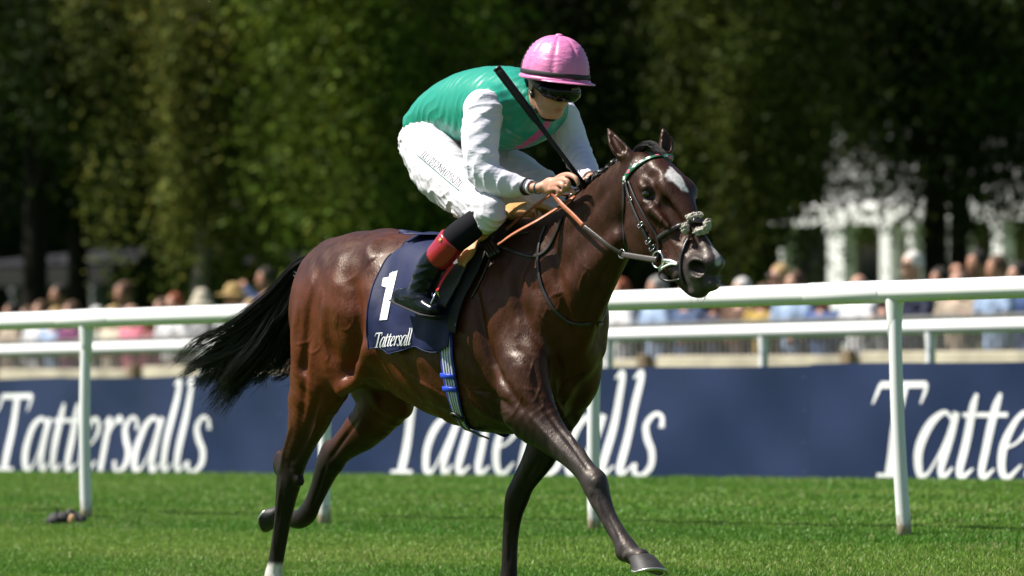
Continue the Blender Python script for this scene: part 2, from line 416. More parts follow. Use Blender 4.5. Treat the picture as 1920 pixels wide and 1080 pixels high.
for (n, a, b, ul, ur, hh, wd, sd) in ((int(270000 * K), -3.2, 1.2, -420, 2350, .034, .0026, 1), (int(320000 * K), 0.9, 4.2, -420, 2350, .036, .0032, 2), (int(240000 * K), 4.0, 10.25, -420, 2350, .042, .0055, 3)):
    v_, f_, c_ = grass(n, a, b, ul, ur, hh, wd, sd, 'g'); GV.append(v_); GF.append(f_ + off); GC.append(c_); off += len(v_)
gr = link('grass', npmesh('grass', np.concatenate(GV), np.concatenate(GF), [m_grass], smooth=False, colors=np.concatenate(GC)))
tag(gr, 'short mown grass blades covering the track', 'grass', kind='stuff')
del GV, GF, GC

# ---- white running rails
m_white = mat('white_plastic', (0.84, 0.84, 0.83), rough=0.35, var=0.04, vscale=3, bump=0.0006, bscale=6)
m_post = mat('white_post', (0.74, 0.755, 0.74), rough=0.42, var=0.08, vscale=7)
nt_, nd_, lk_, b_ = nodes(m_post)   # soil stain on the foot of the posts
tc = nd_.new('ShaderNodeTexCoord'); sx = nd_.new('ShaderNodeSeparateXYZ'); lk_.new(tc.outputs['Object'], sx.inputs[0])
nz = nd_.new('ShaderNodeTexNoise'); nz.inputs['Scale'].default_value = 25; lk_.new(tc.outputs['Object'], nz.inputs['Vector'])
ad = nd_.new('ShaderNodeMath'); ad.operation = 'MULTIPLY_ADD'; ad.inputs[1].default_value = -0.16; lk_.new(nz.outputs[0], ad.inputs[0]); lk_.new(sx.outputs['Z'], ad.inputs[2])
mr = nd_.new('ShaderNodeMapRange'); mr.inputs[1].default_value = 0.0; mr.inputs[2].default_value = 0.06; lk_.new(ad.outputs[0], mr.inputs[0])
mxc = nd_.new('ShaderNodeMix'); mxc.data_type = 'RGBA'; mxc.inputs[6].default_value = (0.33, 0.27, 0.19, 1); mxc.inputs[7].default_value = (0.74, 0.755, 0.74, 1)
lk_.new(mr.outputs[0], mxc.inputs[0]); lk_.new(mxc.outputs[2], b_.inputs['Base Color'])

def running_rail(label, s, ztop, zslope_t0, rad, posts, t0, t1, joints, radp):
    """ztop height of the rail's upper edge at t=zslope_t0"""
    zc = lambda t: ztop - rad - 0.0104 * (t - zslope_t0)
    e = empty('running_rail', label, 'rail', tuple(st(s, t0, gz(s, t0))))
    inv = np.array(e.location)
    mb = MB(); ts = np.arange(t0, t1, 1.0)
    mb.tube([st(s, t, zc(t)) - inv for t in ts], rad, n=28, flat=0.9); mb.obj('rail', m_white, e)
    for j in joints:
        mb = MB(); mb.tube([st(s, t, zc(t)) - inv for t in (j - .26, j - .255, j, j + .255, j + .26)], [rad * 1.0, rad * 1.05, rad * 1.055, rad * 1.05, rad * 1.0], n=28, flat=0.9)
        mb.obj('rail_joint', m_white, e)
    for (t, lean, dt) in posts:
        zb = gz(s, t) - 0.03; zt = zc(t) - rad * 0.8; hgt = zt - zb
        base = st(s, t, zb); p = link('post', None if False else None, e) if False else None
        mb = MB(); pts = []
        for k in range(13):
            a = k / 12; pts.append((st(s + 0.0, t, 0) - st(s, t, 0)) + np.array([0, 0, a * hgt]) + np.array([*(R2 * (lean * a + dt * math.sin(a * PI) * .3)), 0]) + np.array([*(N2 * -0.012 * math.sin(a * PI)), 0]))
        rr = [radp * (1.05 - 0.12 * a / 12) for a in range(13)]; mb.tube(pts, rr, n=18)
        top = pts[-1]; mb.tube([top - [0, 0, .20], top - [0, 0, .09], top - [0, 0, .0], top + [0, 0, .03]], [radp * .98, radp * 1.12, radp * 1.35, radp * 1.35], n=18)
        o = mb.obj('post', m_post, e); o.location = Vector(base - inv)
    return e
nt0 = [t_at(u, 3.28) for u in (1697, 1113, 607, 163)]
sp = (nt0[3] - nt0[0]) / 3; tt = [nt0[0] + sp * k for k in range(-3, 8)]
zt = L(960, 550, 3.28)[2]; tm = t_at(960, 3.28)
running_rail('near white running rail with a thick tube, just beyond the horse', 3.28, zt, tm, 0.054,
             [(t, 0.03 * math.sin(k * 2.3) - .02 if k != 3 else 0.07, 0) for k, t in enumerate(tt)], tt[0] - 2, tt[-1] + 2, [t_at(1590, 3.28), t_at(165, 3.28)], 0.031)
s2 = 10.75
p2 = [t_at(u, s2) for u in (1745, 1432)]; d2 = p2[1] - p2[0]
zt2 = L(960, 620, s2)[2]
running_rail('far white running rail above the blue banner', s2, zt2, t_at(960, s2), 0.052, [(p2[0] + d2 * k, 0.0, 0) for k in range(-2, 9)], p2[0] - 8, p2[0] + 30, [], 0.030)

# ---- advertising banner
sb = 10.3
m_navy = mat('banner_vinyl', (0.0095, 0.020, 0.069), rough=0.38, spec=0.5, var=0.16, vscale=1.3, bump=0.004, bscale=2.2)
m_bwhite = mat('banner_lettering', (0.80, 0.80, 0.80), rough=0.45)
bt0, bt1 = t_at(2120, sb), t_at(-260, sb)
zb_top = L(960, 694, sb)[2]; tmb = t_at(960, sb)
ben = empty('advertising_banner', 'long navy blue advertising banner with white serif lettering along the far rail', 'banner', tuple(st(sb, bt0, gz(sb, bt0))))
binv = np.array(ben.location)
def bwob(t, f): return 0.010 * math.sin(t * 3.1 + f * 4.2) + 0.006 * math.sin(t * 7.3 - f * 6)
panels = np.arange(bt0, bt1 + 3, 3.02)
for k in range(len(panels) - 1):
    a, b = panels[k], panels[k + 1]; n = 24; V = []; F = []
    for i in range(n + 1):
        t = a + (b - a) * i / n
        for j in range(7):
            f = j / 6; wob = bwob(t, f)
            V.append(st(sb + wob, t, gz(sb, t) - .02 + f * (zb_top - 0.0104 * (t - tmb) - gz(sb, t) + .02 + 0.006 * math.sin(t * 2.2 + k))) - binv)
    for i in range(n):
        for j in range(6): q0 = i * 7 + j; F.append((q0, q0 + 1, q0 + 8, q0 + 7))
    o = link('panel', npmesh('banner_panel', V, F, [m_navy]), ben); so_ = o.modifiers.new('s', 'SOLIDIFY'); so_.thickness = 0.006; so_.offset = 0; so_.use_rim = False
# rivets / eyelets
m_eye = mat('eyelet', (0.16, 0.18, 0.22), rough=0.4, metal=0.4)
mb = MB()
for k in panels[1:-1]:
    for f in (.08, .34, .62, .9):
        for dx in (.03,):
            c = st(sb - .028, k + dx + .01 * math.sin(f * 40), gz(sb, k) + f * .76) - binv
            mb.tube([c, c + np.array([*(-N2 * .003), 0])], .0048, n=8)
o = mb.obj('eyelet', m_eye, ben); o['kind'] = 'stuff'
cap = .70 * 0.985
def banner_word(u0, u1, vb_):
    strips, wd = lettering('Tattersalls', 0.20, 7)
    ta, tb = t_at(u0, sb), t_at(u1, sb)
    capz = None
    def fn(x, y, h):
        t = ta + (tb - ta) * x / (wd + 0.05); z0 = gz(sb, t) + 0.035
        return st(sb + bwob(t, .04 + y * .84) - .0045 - h * 1.2, t, z0 + y * (zb_top - 0.0104 * (t - tmb) - z0 - .0) * 0.845) - binv
    V, F = letter_mesh(strips, fn)
    o = link('lettering', npmesh('banner_word', V, F, [m_bwhite], smooth=False), ben)
for u0, u1 in ((-12, 392), (721, 1241), (1630, 2246)): banner_word(u0, u1, 0)

# ---- spectator fence: low wall with pickets and a hand rail
m_conc = mat('painted_wall', (0.42, 0.37, 0.28), rough=0.85, var=0.3, vscale=2.5, bump=0.01, bscale=18)
m_wood = mat('weathered_wood', (0.20, 0.14, 0.085), rough=0.8, var=0.3, vscale=5, bump=0.004, bscale=30)
m_pick = mat('picket_paint', (0.10, 0.10, 0.09), rough=0.6, var=0.15)
sf = 20.0
ft0, ft1 = t_at(2050, sf), t_at(-150, sf)
fen = empty('spectator_fence', 'low beige wall topped by dark pickets in front of the crowd', 'fence', tuple(st(sf, ft0, gz(sf, ft0)))); finv = np.array(fen.location)
wz = lambda t: 1.12 - 0.0104 * (t - t_at(1500, sf))
Rz = Matrix.Rotation(math.atan2(R2[1], R2[0]), 3, 'Z')
for a in np.arange(ft0, ft1, 3.0):
    mb = MB(); c = st(sf, a + 1.5, (wz(a + 1.5) + gz(sf, a) - .1) / 2) - finv; mb.box(c, (2.985, .22, wz(a + 1.5) - gz(sf, a) + .1), Rz)
    bevel(mb.obj('wall_panel', m_conc, fen), .015)
    mb = MB(); c = st(sf - .16, a + 0.1, (wz(a) + gz(sf, a) - .1) / 2) - finv; mb.box(c, (.13, .10, wz(a) - gz(sf, a) + .16), Rz); bevel(mb.obj('fence_post', m_wood, fen), .01)
mb = MB()
for a in np.arange(ft0, ft1, .085): mb.box(st(sf, a, wz(a) + .15) - finv, (.022, .022, .30), Rz)
tag(mb.obj('pickets', m_pick, fen), kind='stuff')
mb = MB(); mb.tube([st(sf, t, wz(t) + .31) - finv for t in np.linspace(ft0, ft1, 20)], .03, n=10); mb.obj('hand_rail', m_pick, fen)

# ---- crumpled black cloth at the foot of the left post
ce = st(3.0, t_at(128, 3.0), 0); ce[2] = gz(3.0, t_at(128, 3.0))
f = Field((-.22, -.15, -.05), (.25, .15, .2), .006)
f.sweep([(-.11, 0, .03), (0.0, .01, .05), (.10, 0, .035)], [(.06, .05), (.06, .05), (.05, .04)], k=.02)
f.sweep([(-.09, 0, .05), (-.085, .0, .125)], [(.035, .02), (.012, .008)], k=.03); f.sweep([(0, 0, .07), (.02, .0, .10)], [(.04, .02), (.02, .012)], k=.03)
f.displace(lambda x, y, z: (0.012 * np.sin(x * 60 + z * 40) * np.cos(y * 50 + x * 30)).astype(np.float32), (-.22, -.15, -.05), (.25, .15, .2))
V, F = f.mesh()
be = empty('dropped_glove', 'crumpled black item with a tan patch lying in the grass by the left rail post', 'glove', tuple(ce)); be.scale = (.72, .72, .80)
link('cloth', npmesh('glove_cloth', V, F, [mat('black_fabric', (0.012, 0.012, 0.014), rough=0.7)]), be)
f = Field((-.1, -.15, -.05), (.15, .1, .15), .006); f.ell((.035, -.06, .045), (.03, .02, .04)); V, F = f.mesh(); link('patch', npmesh('glove_patch', V, F, [mat('tan_leather', (0.50, 0.30, 0.14), rough=0.6)]), be)

# ---- trees
m_bark = mat('bark_grey', (0.20, 0.17, 0.14), rough=0.9, var=0.3, vscale=9, bump=0.02, bscale=22, stretch=(1, 1, .25))
m_bark2 = mat('bark_dark', (0.012, 0.010, 0.008), spec=.1, rough=0.9, var=0.3, vscale=9, bump=0.02, bscale=22, stretch=(1, 1, .25))
m_leaf = mat('leaf', (0.05, 0.09, 0.02), rough=0.6, spec=0.08, attr=True)
nt_, nd_, lk_, b_ = nodes(m_leaf)
tr = nd_.new('ShaderNodeBsdfTranslucent'); mx = nd_.new('ShaderNodeMixShader'); mx.inputs[0].default_value = 0.30
lk_.new(nd_['Attribute'].outputs['Color'], tr.inputs[0]); lk_.new(b_.outputs[0], mx.inputs[1]); lk_.new(tr.outputs[0], mx.inputs[2]); lk_.new(mx.outputs[0], nd_['Material Output'].inputs[0])
def leaves(C, n_each, spread, size, col, seed, droop=0.0, cvar=.35):
    """C cluster centres (n,3); returns leaf quads around them"""
    r = np.random.default_rng(seed); n = len(C) * n_each; c = np.repeat(C, n_each, 0)
    g_ = r.normal(size=(n, 3)) * np.array(spread); 
    if droop: g_[:, 2] -= np.abs(r.normal(size=n)) * droop
    P = c + g_; a = r.random(n) * 2 * PI; b = np.arccos(r.random(n) * 1.6 - 0.6)
    nn = np.stack([np.cos(a) * np.sin(b), np.sin(a) * np.sin(b), np.cos(b)], 1)
    t1 = np.cross(nn, r.normal(size=(n, 3))); t1 /= np.linalg.norm(t1, axis=1)[:, None]; t2 = np.cross(nn, t1)
    s = (size * (0.6 + 0.8 * r.random(n)))[:, None]
    V = np.stack([P - t1 * s, P + t2 * s * .55 + nn * s * .12, P + t1 * s, P - t2 * s * .55 + nn * s * .12], 1).reshape(-1, 3)
    F = np.arange(n * 4).reshape(-1, 4)
    cc = np.repeat((0.5 + 1.0 * r.random(len(C)) ** 1.5)[:, None], n_each, 0) * (1 + cvar * (r.random((n, 1)) * 2 - 1))
    ye = (r.random((len(C), 1)) ** 2); ye = np.repeat(ye, n_each, 0)
    col = np.array(col); cy = col * np.array([1.7, 1.25, .9]); cc = cc * (col * (1 - ye) + cy * ye)
    return V, F, np.repeat(cc, 4, 0)
def tree(label, u, depth, H, trunk_r, crown_c, crown_r, ncl, n_each, col, seed, leafsize=.055, bark=None, droop=0.0, spread=(.28, .28, .2), lo=None, lean=0, shell=.55, group='trees behind the crowd', hole=0.0, extra=None):
    r = np.random.default_rng(seed)
    x, y = (u - 960) / F_PX * depth, depth; zb = gW(x, y)
    e = empty('tree', label, 'tree', (x, y, zb), group=group)
    mb = MB(); tp = [np.array([lean * (k / 8) ** 1.5 + .05 * math.sin(k + seed), .05 * math.cos(k * 1.3 + seed), H * .8 * k / 8 - (.1 if k == 0 else 0)]) for k in range(9)]
    mb.tube(tp, [trunk_r * (1.25 if k == 0 else 1 - .85 * k / 8) for k in range(9)], n=14)
    o = mb.obj('trunk', bark or m_bark, e)
    cc = np.array(crown_c); cr = np.array(crown_r)
    # cluster centres inside an uneven ellipsoid
    P = []
    while len(P) < ncl:
        d = r.normal(size=3); d /= np.linalg.norm(d); rad = (shell + (1 - shell) * r.random()) ** .7
        lump = 0.78 + 0.38 * hashnoise(d * 2.3 + seed, seed)
        p = cc + d * cr * rad * lump
        if p[2] < (lo or 1.6) - zb * 0: continue
        if hole and hashnoise(p * np.array([1.15, 1.15, .8]) + 7, seed + 3) < hole: continue
        P.append(p)
    P = np.array(P)
    if extra is not None: P = np.concatenate([P, np.array(extra) - np.array([x, y, zb])])
    mb = MB()
    for k in r.choice(len(P), min(26, len(P)), replace=False):
        p = P[k]; h0 = min(max(p[2] - (.25 + .3 * r.random()) * np.linalg.norm(p[:2]), 1.4), H * .78); a = np.array([lean * (h0 / H / .8) ** 1.5, 0, h0])
        m_ = (a + p) / 2 + [0, 0, .35]; mb.tube(catmull([a, m_, p], 4), np.linspace(trunk_r * .3, .012, 9), n=6)
    mb.obj('limb', bark or m_bark, e)['kind'] = 'stuff'
    V, F, C = leaves(P, n_each, spread, leafsize, col, seed + 1, droop)
    link('crown', npmesh('crown', V, F, [m_leaf], smooth=False, colors=C), e)
    return e
nf = .45 if DEV else 1.0
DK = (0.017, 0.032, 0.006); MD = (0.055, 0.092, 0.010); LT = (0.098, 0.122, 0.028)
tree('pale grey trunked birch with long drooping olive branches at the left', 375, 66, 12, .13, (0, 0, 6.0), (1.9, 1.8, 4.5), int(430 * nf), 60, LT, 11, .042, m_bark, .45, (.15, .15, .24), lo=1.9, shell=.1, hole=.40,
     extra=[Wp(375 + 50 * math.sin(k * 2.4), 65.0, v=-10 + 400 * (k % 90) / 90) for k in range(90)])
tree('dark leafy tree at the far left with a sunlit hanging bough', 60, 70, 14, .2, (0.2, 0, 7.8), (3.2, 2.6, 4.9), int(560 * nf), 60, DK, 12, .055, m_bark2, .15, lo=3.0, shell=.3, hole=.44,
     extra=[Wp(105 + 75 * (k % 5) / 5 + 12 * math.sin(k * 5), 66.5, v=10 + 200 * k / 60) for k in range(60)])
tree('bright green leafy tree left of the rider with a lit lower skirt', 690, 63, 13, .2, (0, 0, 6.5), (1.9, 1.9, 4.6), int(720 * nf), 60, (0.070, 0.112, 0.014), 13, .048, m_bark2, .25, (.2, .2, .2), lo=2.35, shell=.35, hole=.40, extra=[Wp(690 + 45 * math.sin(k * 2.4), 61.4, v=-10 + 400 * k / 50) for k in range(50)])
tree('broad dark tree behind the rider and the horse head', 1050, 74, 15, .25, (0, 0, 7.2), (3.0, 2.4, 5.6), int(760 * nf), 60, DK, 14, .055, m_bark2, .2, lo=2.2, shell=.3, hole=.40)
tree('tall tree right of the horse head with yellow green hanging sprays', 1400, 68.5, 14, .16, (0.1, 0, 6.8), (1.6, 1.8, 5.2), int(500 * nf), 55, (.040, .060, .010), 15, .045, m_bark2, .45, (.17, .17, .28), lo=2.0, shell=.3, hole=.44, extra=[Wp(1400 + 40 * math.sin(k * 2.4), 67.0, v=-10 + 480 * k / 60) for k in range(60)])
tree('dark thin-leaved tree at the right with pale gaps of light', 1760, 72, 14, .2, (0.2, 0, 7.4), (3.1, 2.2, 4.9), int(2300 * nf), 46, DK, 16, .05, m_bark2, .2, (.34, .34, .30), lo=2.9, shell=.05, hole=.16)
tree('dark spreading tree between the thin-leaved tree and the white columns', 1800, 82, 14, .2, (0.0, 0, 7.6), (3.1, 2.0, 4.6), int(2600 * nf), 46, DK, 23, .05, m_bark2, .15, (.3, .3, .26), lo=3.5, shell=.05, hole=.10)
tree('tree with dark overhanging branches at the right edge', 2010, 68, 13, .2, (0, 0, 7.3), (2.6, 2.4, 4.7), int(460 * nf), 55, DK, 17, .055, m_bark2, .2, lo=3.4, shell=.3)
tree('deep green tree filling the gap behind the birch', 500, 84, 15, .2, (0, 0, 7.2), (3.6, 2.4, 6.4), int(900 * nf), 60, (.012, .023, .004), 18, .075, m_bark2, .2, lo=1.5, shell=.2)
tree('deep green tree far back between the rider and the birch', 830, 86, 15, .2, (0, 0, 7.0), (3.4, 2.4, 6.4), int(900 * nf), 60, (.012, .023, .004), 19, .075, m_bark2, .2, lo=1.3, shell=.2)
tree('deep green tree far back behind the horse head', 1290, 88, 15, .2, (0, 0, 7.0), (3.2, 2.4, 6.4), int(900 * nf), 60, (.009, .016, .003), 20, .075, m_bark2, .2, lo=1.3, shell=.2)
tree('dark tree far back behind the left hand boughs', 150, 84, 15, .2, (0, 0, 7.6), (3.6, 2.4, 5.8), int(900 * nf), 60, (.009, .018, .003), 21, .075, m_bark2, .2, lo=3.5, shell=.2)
# ---- far woodland: one mass
wv = []; wf = []
nx, nz_ = 150, 18
X = np.linspace(-60, 60, nx); Zs = np.linspace(-1, 15, nz_)
for i, x in enumerate(X):
    for j, z in enumerate(Zs):
        y = 118 + 1.6 * math.sin(x * .6) + 2.2 * float(hashnoise(np.array([[x * .5, z * .5, 1.0]]), 4)[0]) + max(0, z - 11) * 1.2
        wv.append((x, y, z + .7 * math.sin(x * 1.1)))
for i in range(nx - 1):
    for j in range(nz_ - 1): q0 = i * nz_ + j; wf.append((q0, q0 + nz_, q0 + nz_ + 1, q0 + 1))
r_ = np.random.default_rng(5); Cc = np.array(wv)[r_.choice(len(wv), 1500)] + r_.normal(size=(1500, 3)) * [.5, .5, .5] - [0, .8, 0]
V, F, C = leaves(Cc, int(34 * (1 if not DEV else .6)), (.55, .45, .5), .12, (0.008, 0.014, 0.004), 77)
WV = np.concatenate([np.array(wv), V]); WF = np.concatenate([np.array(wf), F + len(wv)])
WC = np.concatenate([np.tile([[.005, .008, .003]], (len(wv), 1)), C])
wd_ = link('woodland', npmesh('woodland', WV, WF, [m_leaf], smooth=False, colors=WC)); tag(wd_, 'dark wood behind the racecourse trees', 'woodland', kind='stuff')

# ---- pavilions
m_stucco = mat('cream_render', (0.16, 0.135, 0.10), rough=0.9, var=0.12, vscale=1.5)
m_wpaint = mat('white_paint', (0.80, 0.80, 0.78), rough=0.6, var=0.05)
m_glass = mat('dark_glass', (0.02, 0.025, 0.03), rough=0.1)
m_roof = mat('slate_roof', (0.03, 0.03, 0.033), rough=0.9, spec=.06, var=0.2)
m_upper = mat('grey_white_wall', (0.24, 0.24, 0.235), rough=.8, var=.25, vscale=.9)  # white wall toned down to a mottled grey
BR = math.atan2(N2[1], N2[0]) - PI / 2
def pavilion(label, uc, depth, length, zbase, cols, wallmat, colmat, capmat, storey2=0.0):
    """long low building whose colonnade faces the course"""
    x = (uc - 960) / F_PX * depth; e = empty('pavilion', label, 'building', (x, depth, zbase), BR)
    hw = length / 2; c_, s_ = math.cos(BR), math.sin(BR)
    def lx(u, yl):   # local x whose column is seen at photo column u
        k = (u - 960) / F_PX; bx = x - s_ * yl; by = depth + c_ * yl
        return (k * by - bx) / (c_ - k * s_)
    mb = MB(); mb.box((0, 2.6, 1.45), (length, .3, 2.9)); mb.obj('wall', wallmat, e)
    mb = MB(); mb.box((0, .7, 3.0), (length + .5, 3.5, .16)); mb.box((0, -1.12, 2.86), (length + .5, .12, .36)); bevel(mb.obj('canopy', capmat, e), .02)
    for ucol, wpx in cols:
        cx = lx(ucol, -.95); r = wpx / F_PX * depth / 2
        r *= 1.25; mb = MB(); mb.box((cx, -1.0, 1.34), (2 * r, .3, 2.67)); mb.box((cx, -1.0, .07), (2 * r + .08, .38, .14)); mb.box((cx, -1.0, 2.6), (2 * r + .08, .37, .12)); bevel(mb.obj('column', colmat, e), .012)
    n = max(2, int(length / 2.2))
    for k in range(n):
        cx = -hw + length * (k + .5) / n
        mb = MB(); mb.box((cx, 2.42, 1.45), (1.0, .08, 2.1)); f_ = mb.obj('window', wallmat, e)
        mb = MB(); mb.box((cx - .22, 2.36, 1.45), (.40, .05, 1.9)); mb.box((cx + .22, 2.36, 1.45), (.40, .05, 1.9)); mb.obj('pane', m_glass, f_)
    hz = 3.1
    if storey2:
        mb = MB(); mb.box((0, 2.4, 3.08 + storey2 / 2), (length, .4, storey2)); mb.obj('upper_wall', m_upper, e); hz += storey2
        for k in range(n):
            cx = -hw + length * (k + .5) / n
            mb = MB(); mb.box((cx, 2.17, 3.1 + storey2 * .5), (.9, .06, 1.3)); f_ = mb.obj('window', wallmat, e)
            mb = MB(); mb.box((cx, 2.13, 3.1 + storey2 * .5), (.78, .04, 1.16)); mb.obj('pane', m_glass, f_)
    mb = MB(); mb.add([(-hw - .5, 1.0 if storey2 else -1.1, hz), (hw + .5, 1.0 if storey2 else -1.1, hz), (hw + .5, 6, hz), (-hw - .5, 6, hz), (-hw + .5, 3.2, hz + .45), (hw - .5, 3.2, hz + .45)],
           [(0, 1, 5, 4), (2, 3, 4, 5), (1, 2, 5), (3, 0, 4), (3, 2, 1, 0)], False)
    mb.obj('roof', m_roof, e); return e
pavilion('cream pavilion with tall white columns seen under the right hand trees', 1800, 96, 12.5, .95,
         [(1480, 8), (1582, 36), (1675, 22), (1722, 12), (1783, 24), (1815, 12), (1885, 22), (1960, 24)], m_stucco, m_wpaint, m_wpaint, 3.6)
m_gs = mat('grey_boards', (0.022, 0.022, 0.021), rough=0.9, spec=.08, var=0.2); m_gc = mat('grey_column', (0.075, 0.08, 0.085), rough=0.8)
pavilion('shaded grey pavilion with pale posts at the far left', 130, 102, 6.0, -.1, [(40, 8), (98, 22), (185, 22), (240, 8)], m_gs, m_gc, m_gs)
# ================================================================== HORSE (horse frame)
HR = 0.009 if DEV else 0.006
def side(u, v, y): return L(u, v, y)
def build_horse():
    f = Field((-1.36, -0.46, 0.0), (1.86, 0.46, 2.02), HR)
    W = (0, 1, 0)
    # --- trunk: (u, v of top line, v of under line, half width)
    S = [(600, 478, 640, .09), (628, 450, 700, .19), (672, 436, 722, .25), (722, 432, 730, .265), (775, 438, 742, .262), (830, 446, 775, .272),
         (885, 446, 800, .275), (935, 432, 815, .262), (985, 408, 812, .225), (1023, 425, 795, .18), (1050, 470, 775, .12)]
    P = []; R = []
    for u, a, b, hw in S:
        A = L(u, a); B = L(u, b); P.append([(A[0] + B[0]) / 2, 0, (A[2] + B[2]) / 2]); R.append([hw, (A[2] - B[2]) / 2])
    f.sweep(P, R, k=.02, w=W, sub=5)
    def ell(u, v, y, r, k=.06, pitch=0.0, op='add', yaw=0.0):
        c = L(u, v, y); a = math.radians(pitch); b = math.radians(yaw)
        f.ell(c, r, k, ax=((math.cos(a) * math.cos(b), math.sin(b), math.sin(a)), (-math.sin(b), math.cos(b), 0)), op=op)
    def sw(pts, rads, k=.04, sub=4, op='add'):
        f.sweep([L(u, v, y) for u, v, y in pts], rads, k=k, w=W, sub=sub, op=op)
    for sgn in (-1, 1):
        o = 0 if sgn < 0 else 1
        # croup, haunch, flank on both sides  (shift the far side by the view)
        def e2(u, v, y, r, k=.06, pitch=0.0, op='add'):
            c = L(u, v, -abs(y)); c[1] *= -sgn * -1 if sgn < 0 else -1
            a = math.radians(pitch); f.ell(c, r, k, ax=((math.cos(a), 0, math.sin(a)), (0, 1, 0)), op=op)
        e2(622, 520, .135, (.21, .125, .17), .07, 25)          # gluteals
        e2(600, 600, .145, (.185, .115, .22), .08, 70)       # haunch
        e2(652, 585, .165, (.17, .105, .20), .08, -20)
        e2(735, 480, .15, (.09, .08, .07), .08, 0)            # point of hip
        e2(835, 640, .17, (.34, .13, .27), .08, 0)             # barrel
        e2(915, 690, .16, (.22, .11, .20), .08, 0)
        e2(945, 555, .14, (.11, .075, .26), .06, 68)            # shoulder blade
        e2(972, 615, .14, (.10, .06, .17), .06, 60)
        e2(950, 690, .15, (.13, .075, .14), .05, 40)         # triceps
        e2(1012, 655, .070, (.085, .072, .13), .06, 60)          # breast
    # --- neck
    sw([(995, 580, 0), (1037, 533, 0), (1077, 483, 0), (1112, 438, 0), (1147, 396, 0), (1177, 358, 0), (1200, 332, 0)],
       [(.175, .27), (.145, .245), (.118, .21), (.098, .175), (.086, .15), (.078, .125), (.072, .09)], k=.07, sub=5)
    sw([(1045, 590, -.05), (1090, 540, -.045), (1130, 490, -.04), (1165, 450, -.035)], [.075, .06, .05, .04], k=.05)   # jugular groove muscle
    sw([(1062, 650, .0), (1090, 600, 0), (1125, 535, 0), (1158, 475, 0)], [(.085, .08), (.07, .075), (.055, .06), (.04, .04)], k=.06)
    # --- head
    sw([(1205, 320, 0), (1222, 350, 0), (1236, 392, 0), (1250, 432, 0), (1270, 466, 0), (1292, 492, 0), (1310, 512, 0), (1318, 528, 0)],
       [(.070, .075), (.080, .110), (.074, .130), (.060, .122), (.050, .098), (.048, .080), (.050, .070), (.045, .052)], k=.03, sub=5)
    sw([(1238, 312, 0), (1262, 342, 0), (1279, 380, 0), (1303, 430, 0), (1326, 468, 0), (1338, 490, 0)], [(.050, .03), (.072, .035), (.062, .035), (.036, .028), (.030, .024), (.03, .022)], k=.035)   # flat forehead and nose bone
    for sgn in (-1, 1):
        def q(u, v, y): c = L(u, v, -abs(y)); c[1] *= -sgn; return c
        f.ell(q(1203, 425, .052), (.085, .030, .110), .035)                         # jowl
        f.ell(q(1194, 388, .052), (.055, .026, .075), .03)
        f.sweep([q(1194, 425, .055), q(1202, 462, .05), (q(1235, 484, .036)), q(1275, 515, .032)], [(.022, .05), (.022, .042), (.018, .030), (.018, .026)], k=.035)   # lower jaw
        f.ell(q(1208, 350, .082), (.036, .020, .018), .028, ax=((.7, 0, -.7), (0, 1, 0)))   # brow
        f.ell(q(1213, 382, .080), (.034, .014, .012), .022, ax=((.5, 0, -.85), (0, 1, 0)))
        f.sweep([q(1224, 392, .076), q(1243, 412, .068), q(1262, 432, .056)], [.012, .011, .007], k=.04)  # facial crest
        f.sweep([q(1250, 385, .055), q(1272, 420, .045), q(1296, 462, .035)], [.010, .012, .006], k=.05, op='sub')
        f.ell(q(1211, 365, .104), (.021, .015, .018), .010, op='sub')              # eye socket
        f.ell(q(1226, 360, .074), (.06, .026, .040), .05) if sgn > 0 else None
        f.ell(q(1226, 328, .072), (.022, .012, .014), .025, op='sub')               # hollow over the eye
    # muzzle
    ell(1318, 505, 0, (.060, .056, .054), .03, -50)
    ell(1336, 492, 0, (.040, .042, .036), .025, -50)
    ell(1330, 532, 0, (.040, .042, .028), .018, -10)          # upper lip
    ell(1309, 547, 0, (.040, .036, .024), .012, -8)          # lower lip
    ell(1290, 532, 0, (.05, .034, .028), .03, -45)            # chin
    for sgn in (-1, 1):
        def q(u, v, y): c = L(u, v, -abs(y)); c[1] *= -sgn; return c
        f.ell(q(1305, 502, .052), (.050, .018, .042), .02, ax=((.8, 0, -.6), (0, 1, 0)))
        f.ell(q(1304, 504, .072), (.046, .038, .032), .007, ax=((.95, 0, -.3), (0, 1, 0)), op='sub')   # open nostril
    f.sweep([L(1280, 522, -.06), L(1296, 538, -.055), L(1322, 548, -.035)], [.005, .005, .0045], k=.010, op='sub')
    # ears
    for sgn, base, mid, tip, ope in ((-1, (1180, 300, -.05), (1156, 272, -.065), (1139, 240, -.06), (.75, -.65, .1)), (1, (1246, 296, .055), (1249, 268, .07), (1243, 240, .065), (.85, -.3, .2))):
        a, b, c = L(*base), L(*mid), L(*tip)
        f.sweep([a, (a + b) / 2 + (b - a) * .05, b, (b + c) / 2, c], [(.024, .034), (.03, .032), (.028, .028), (.018, .017), (.004, .004)], k=.015, w=(0.3, 1, 0))
        o_ = np.array(ope) / np.linalg.norm(ope) * .026
        f.sweep([a * .35 + b * .65 + o_, b + o_ * .95, (b + c) / 2 + o_ * .7], [.020, .019, .010], k=.006, op='sub')
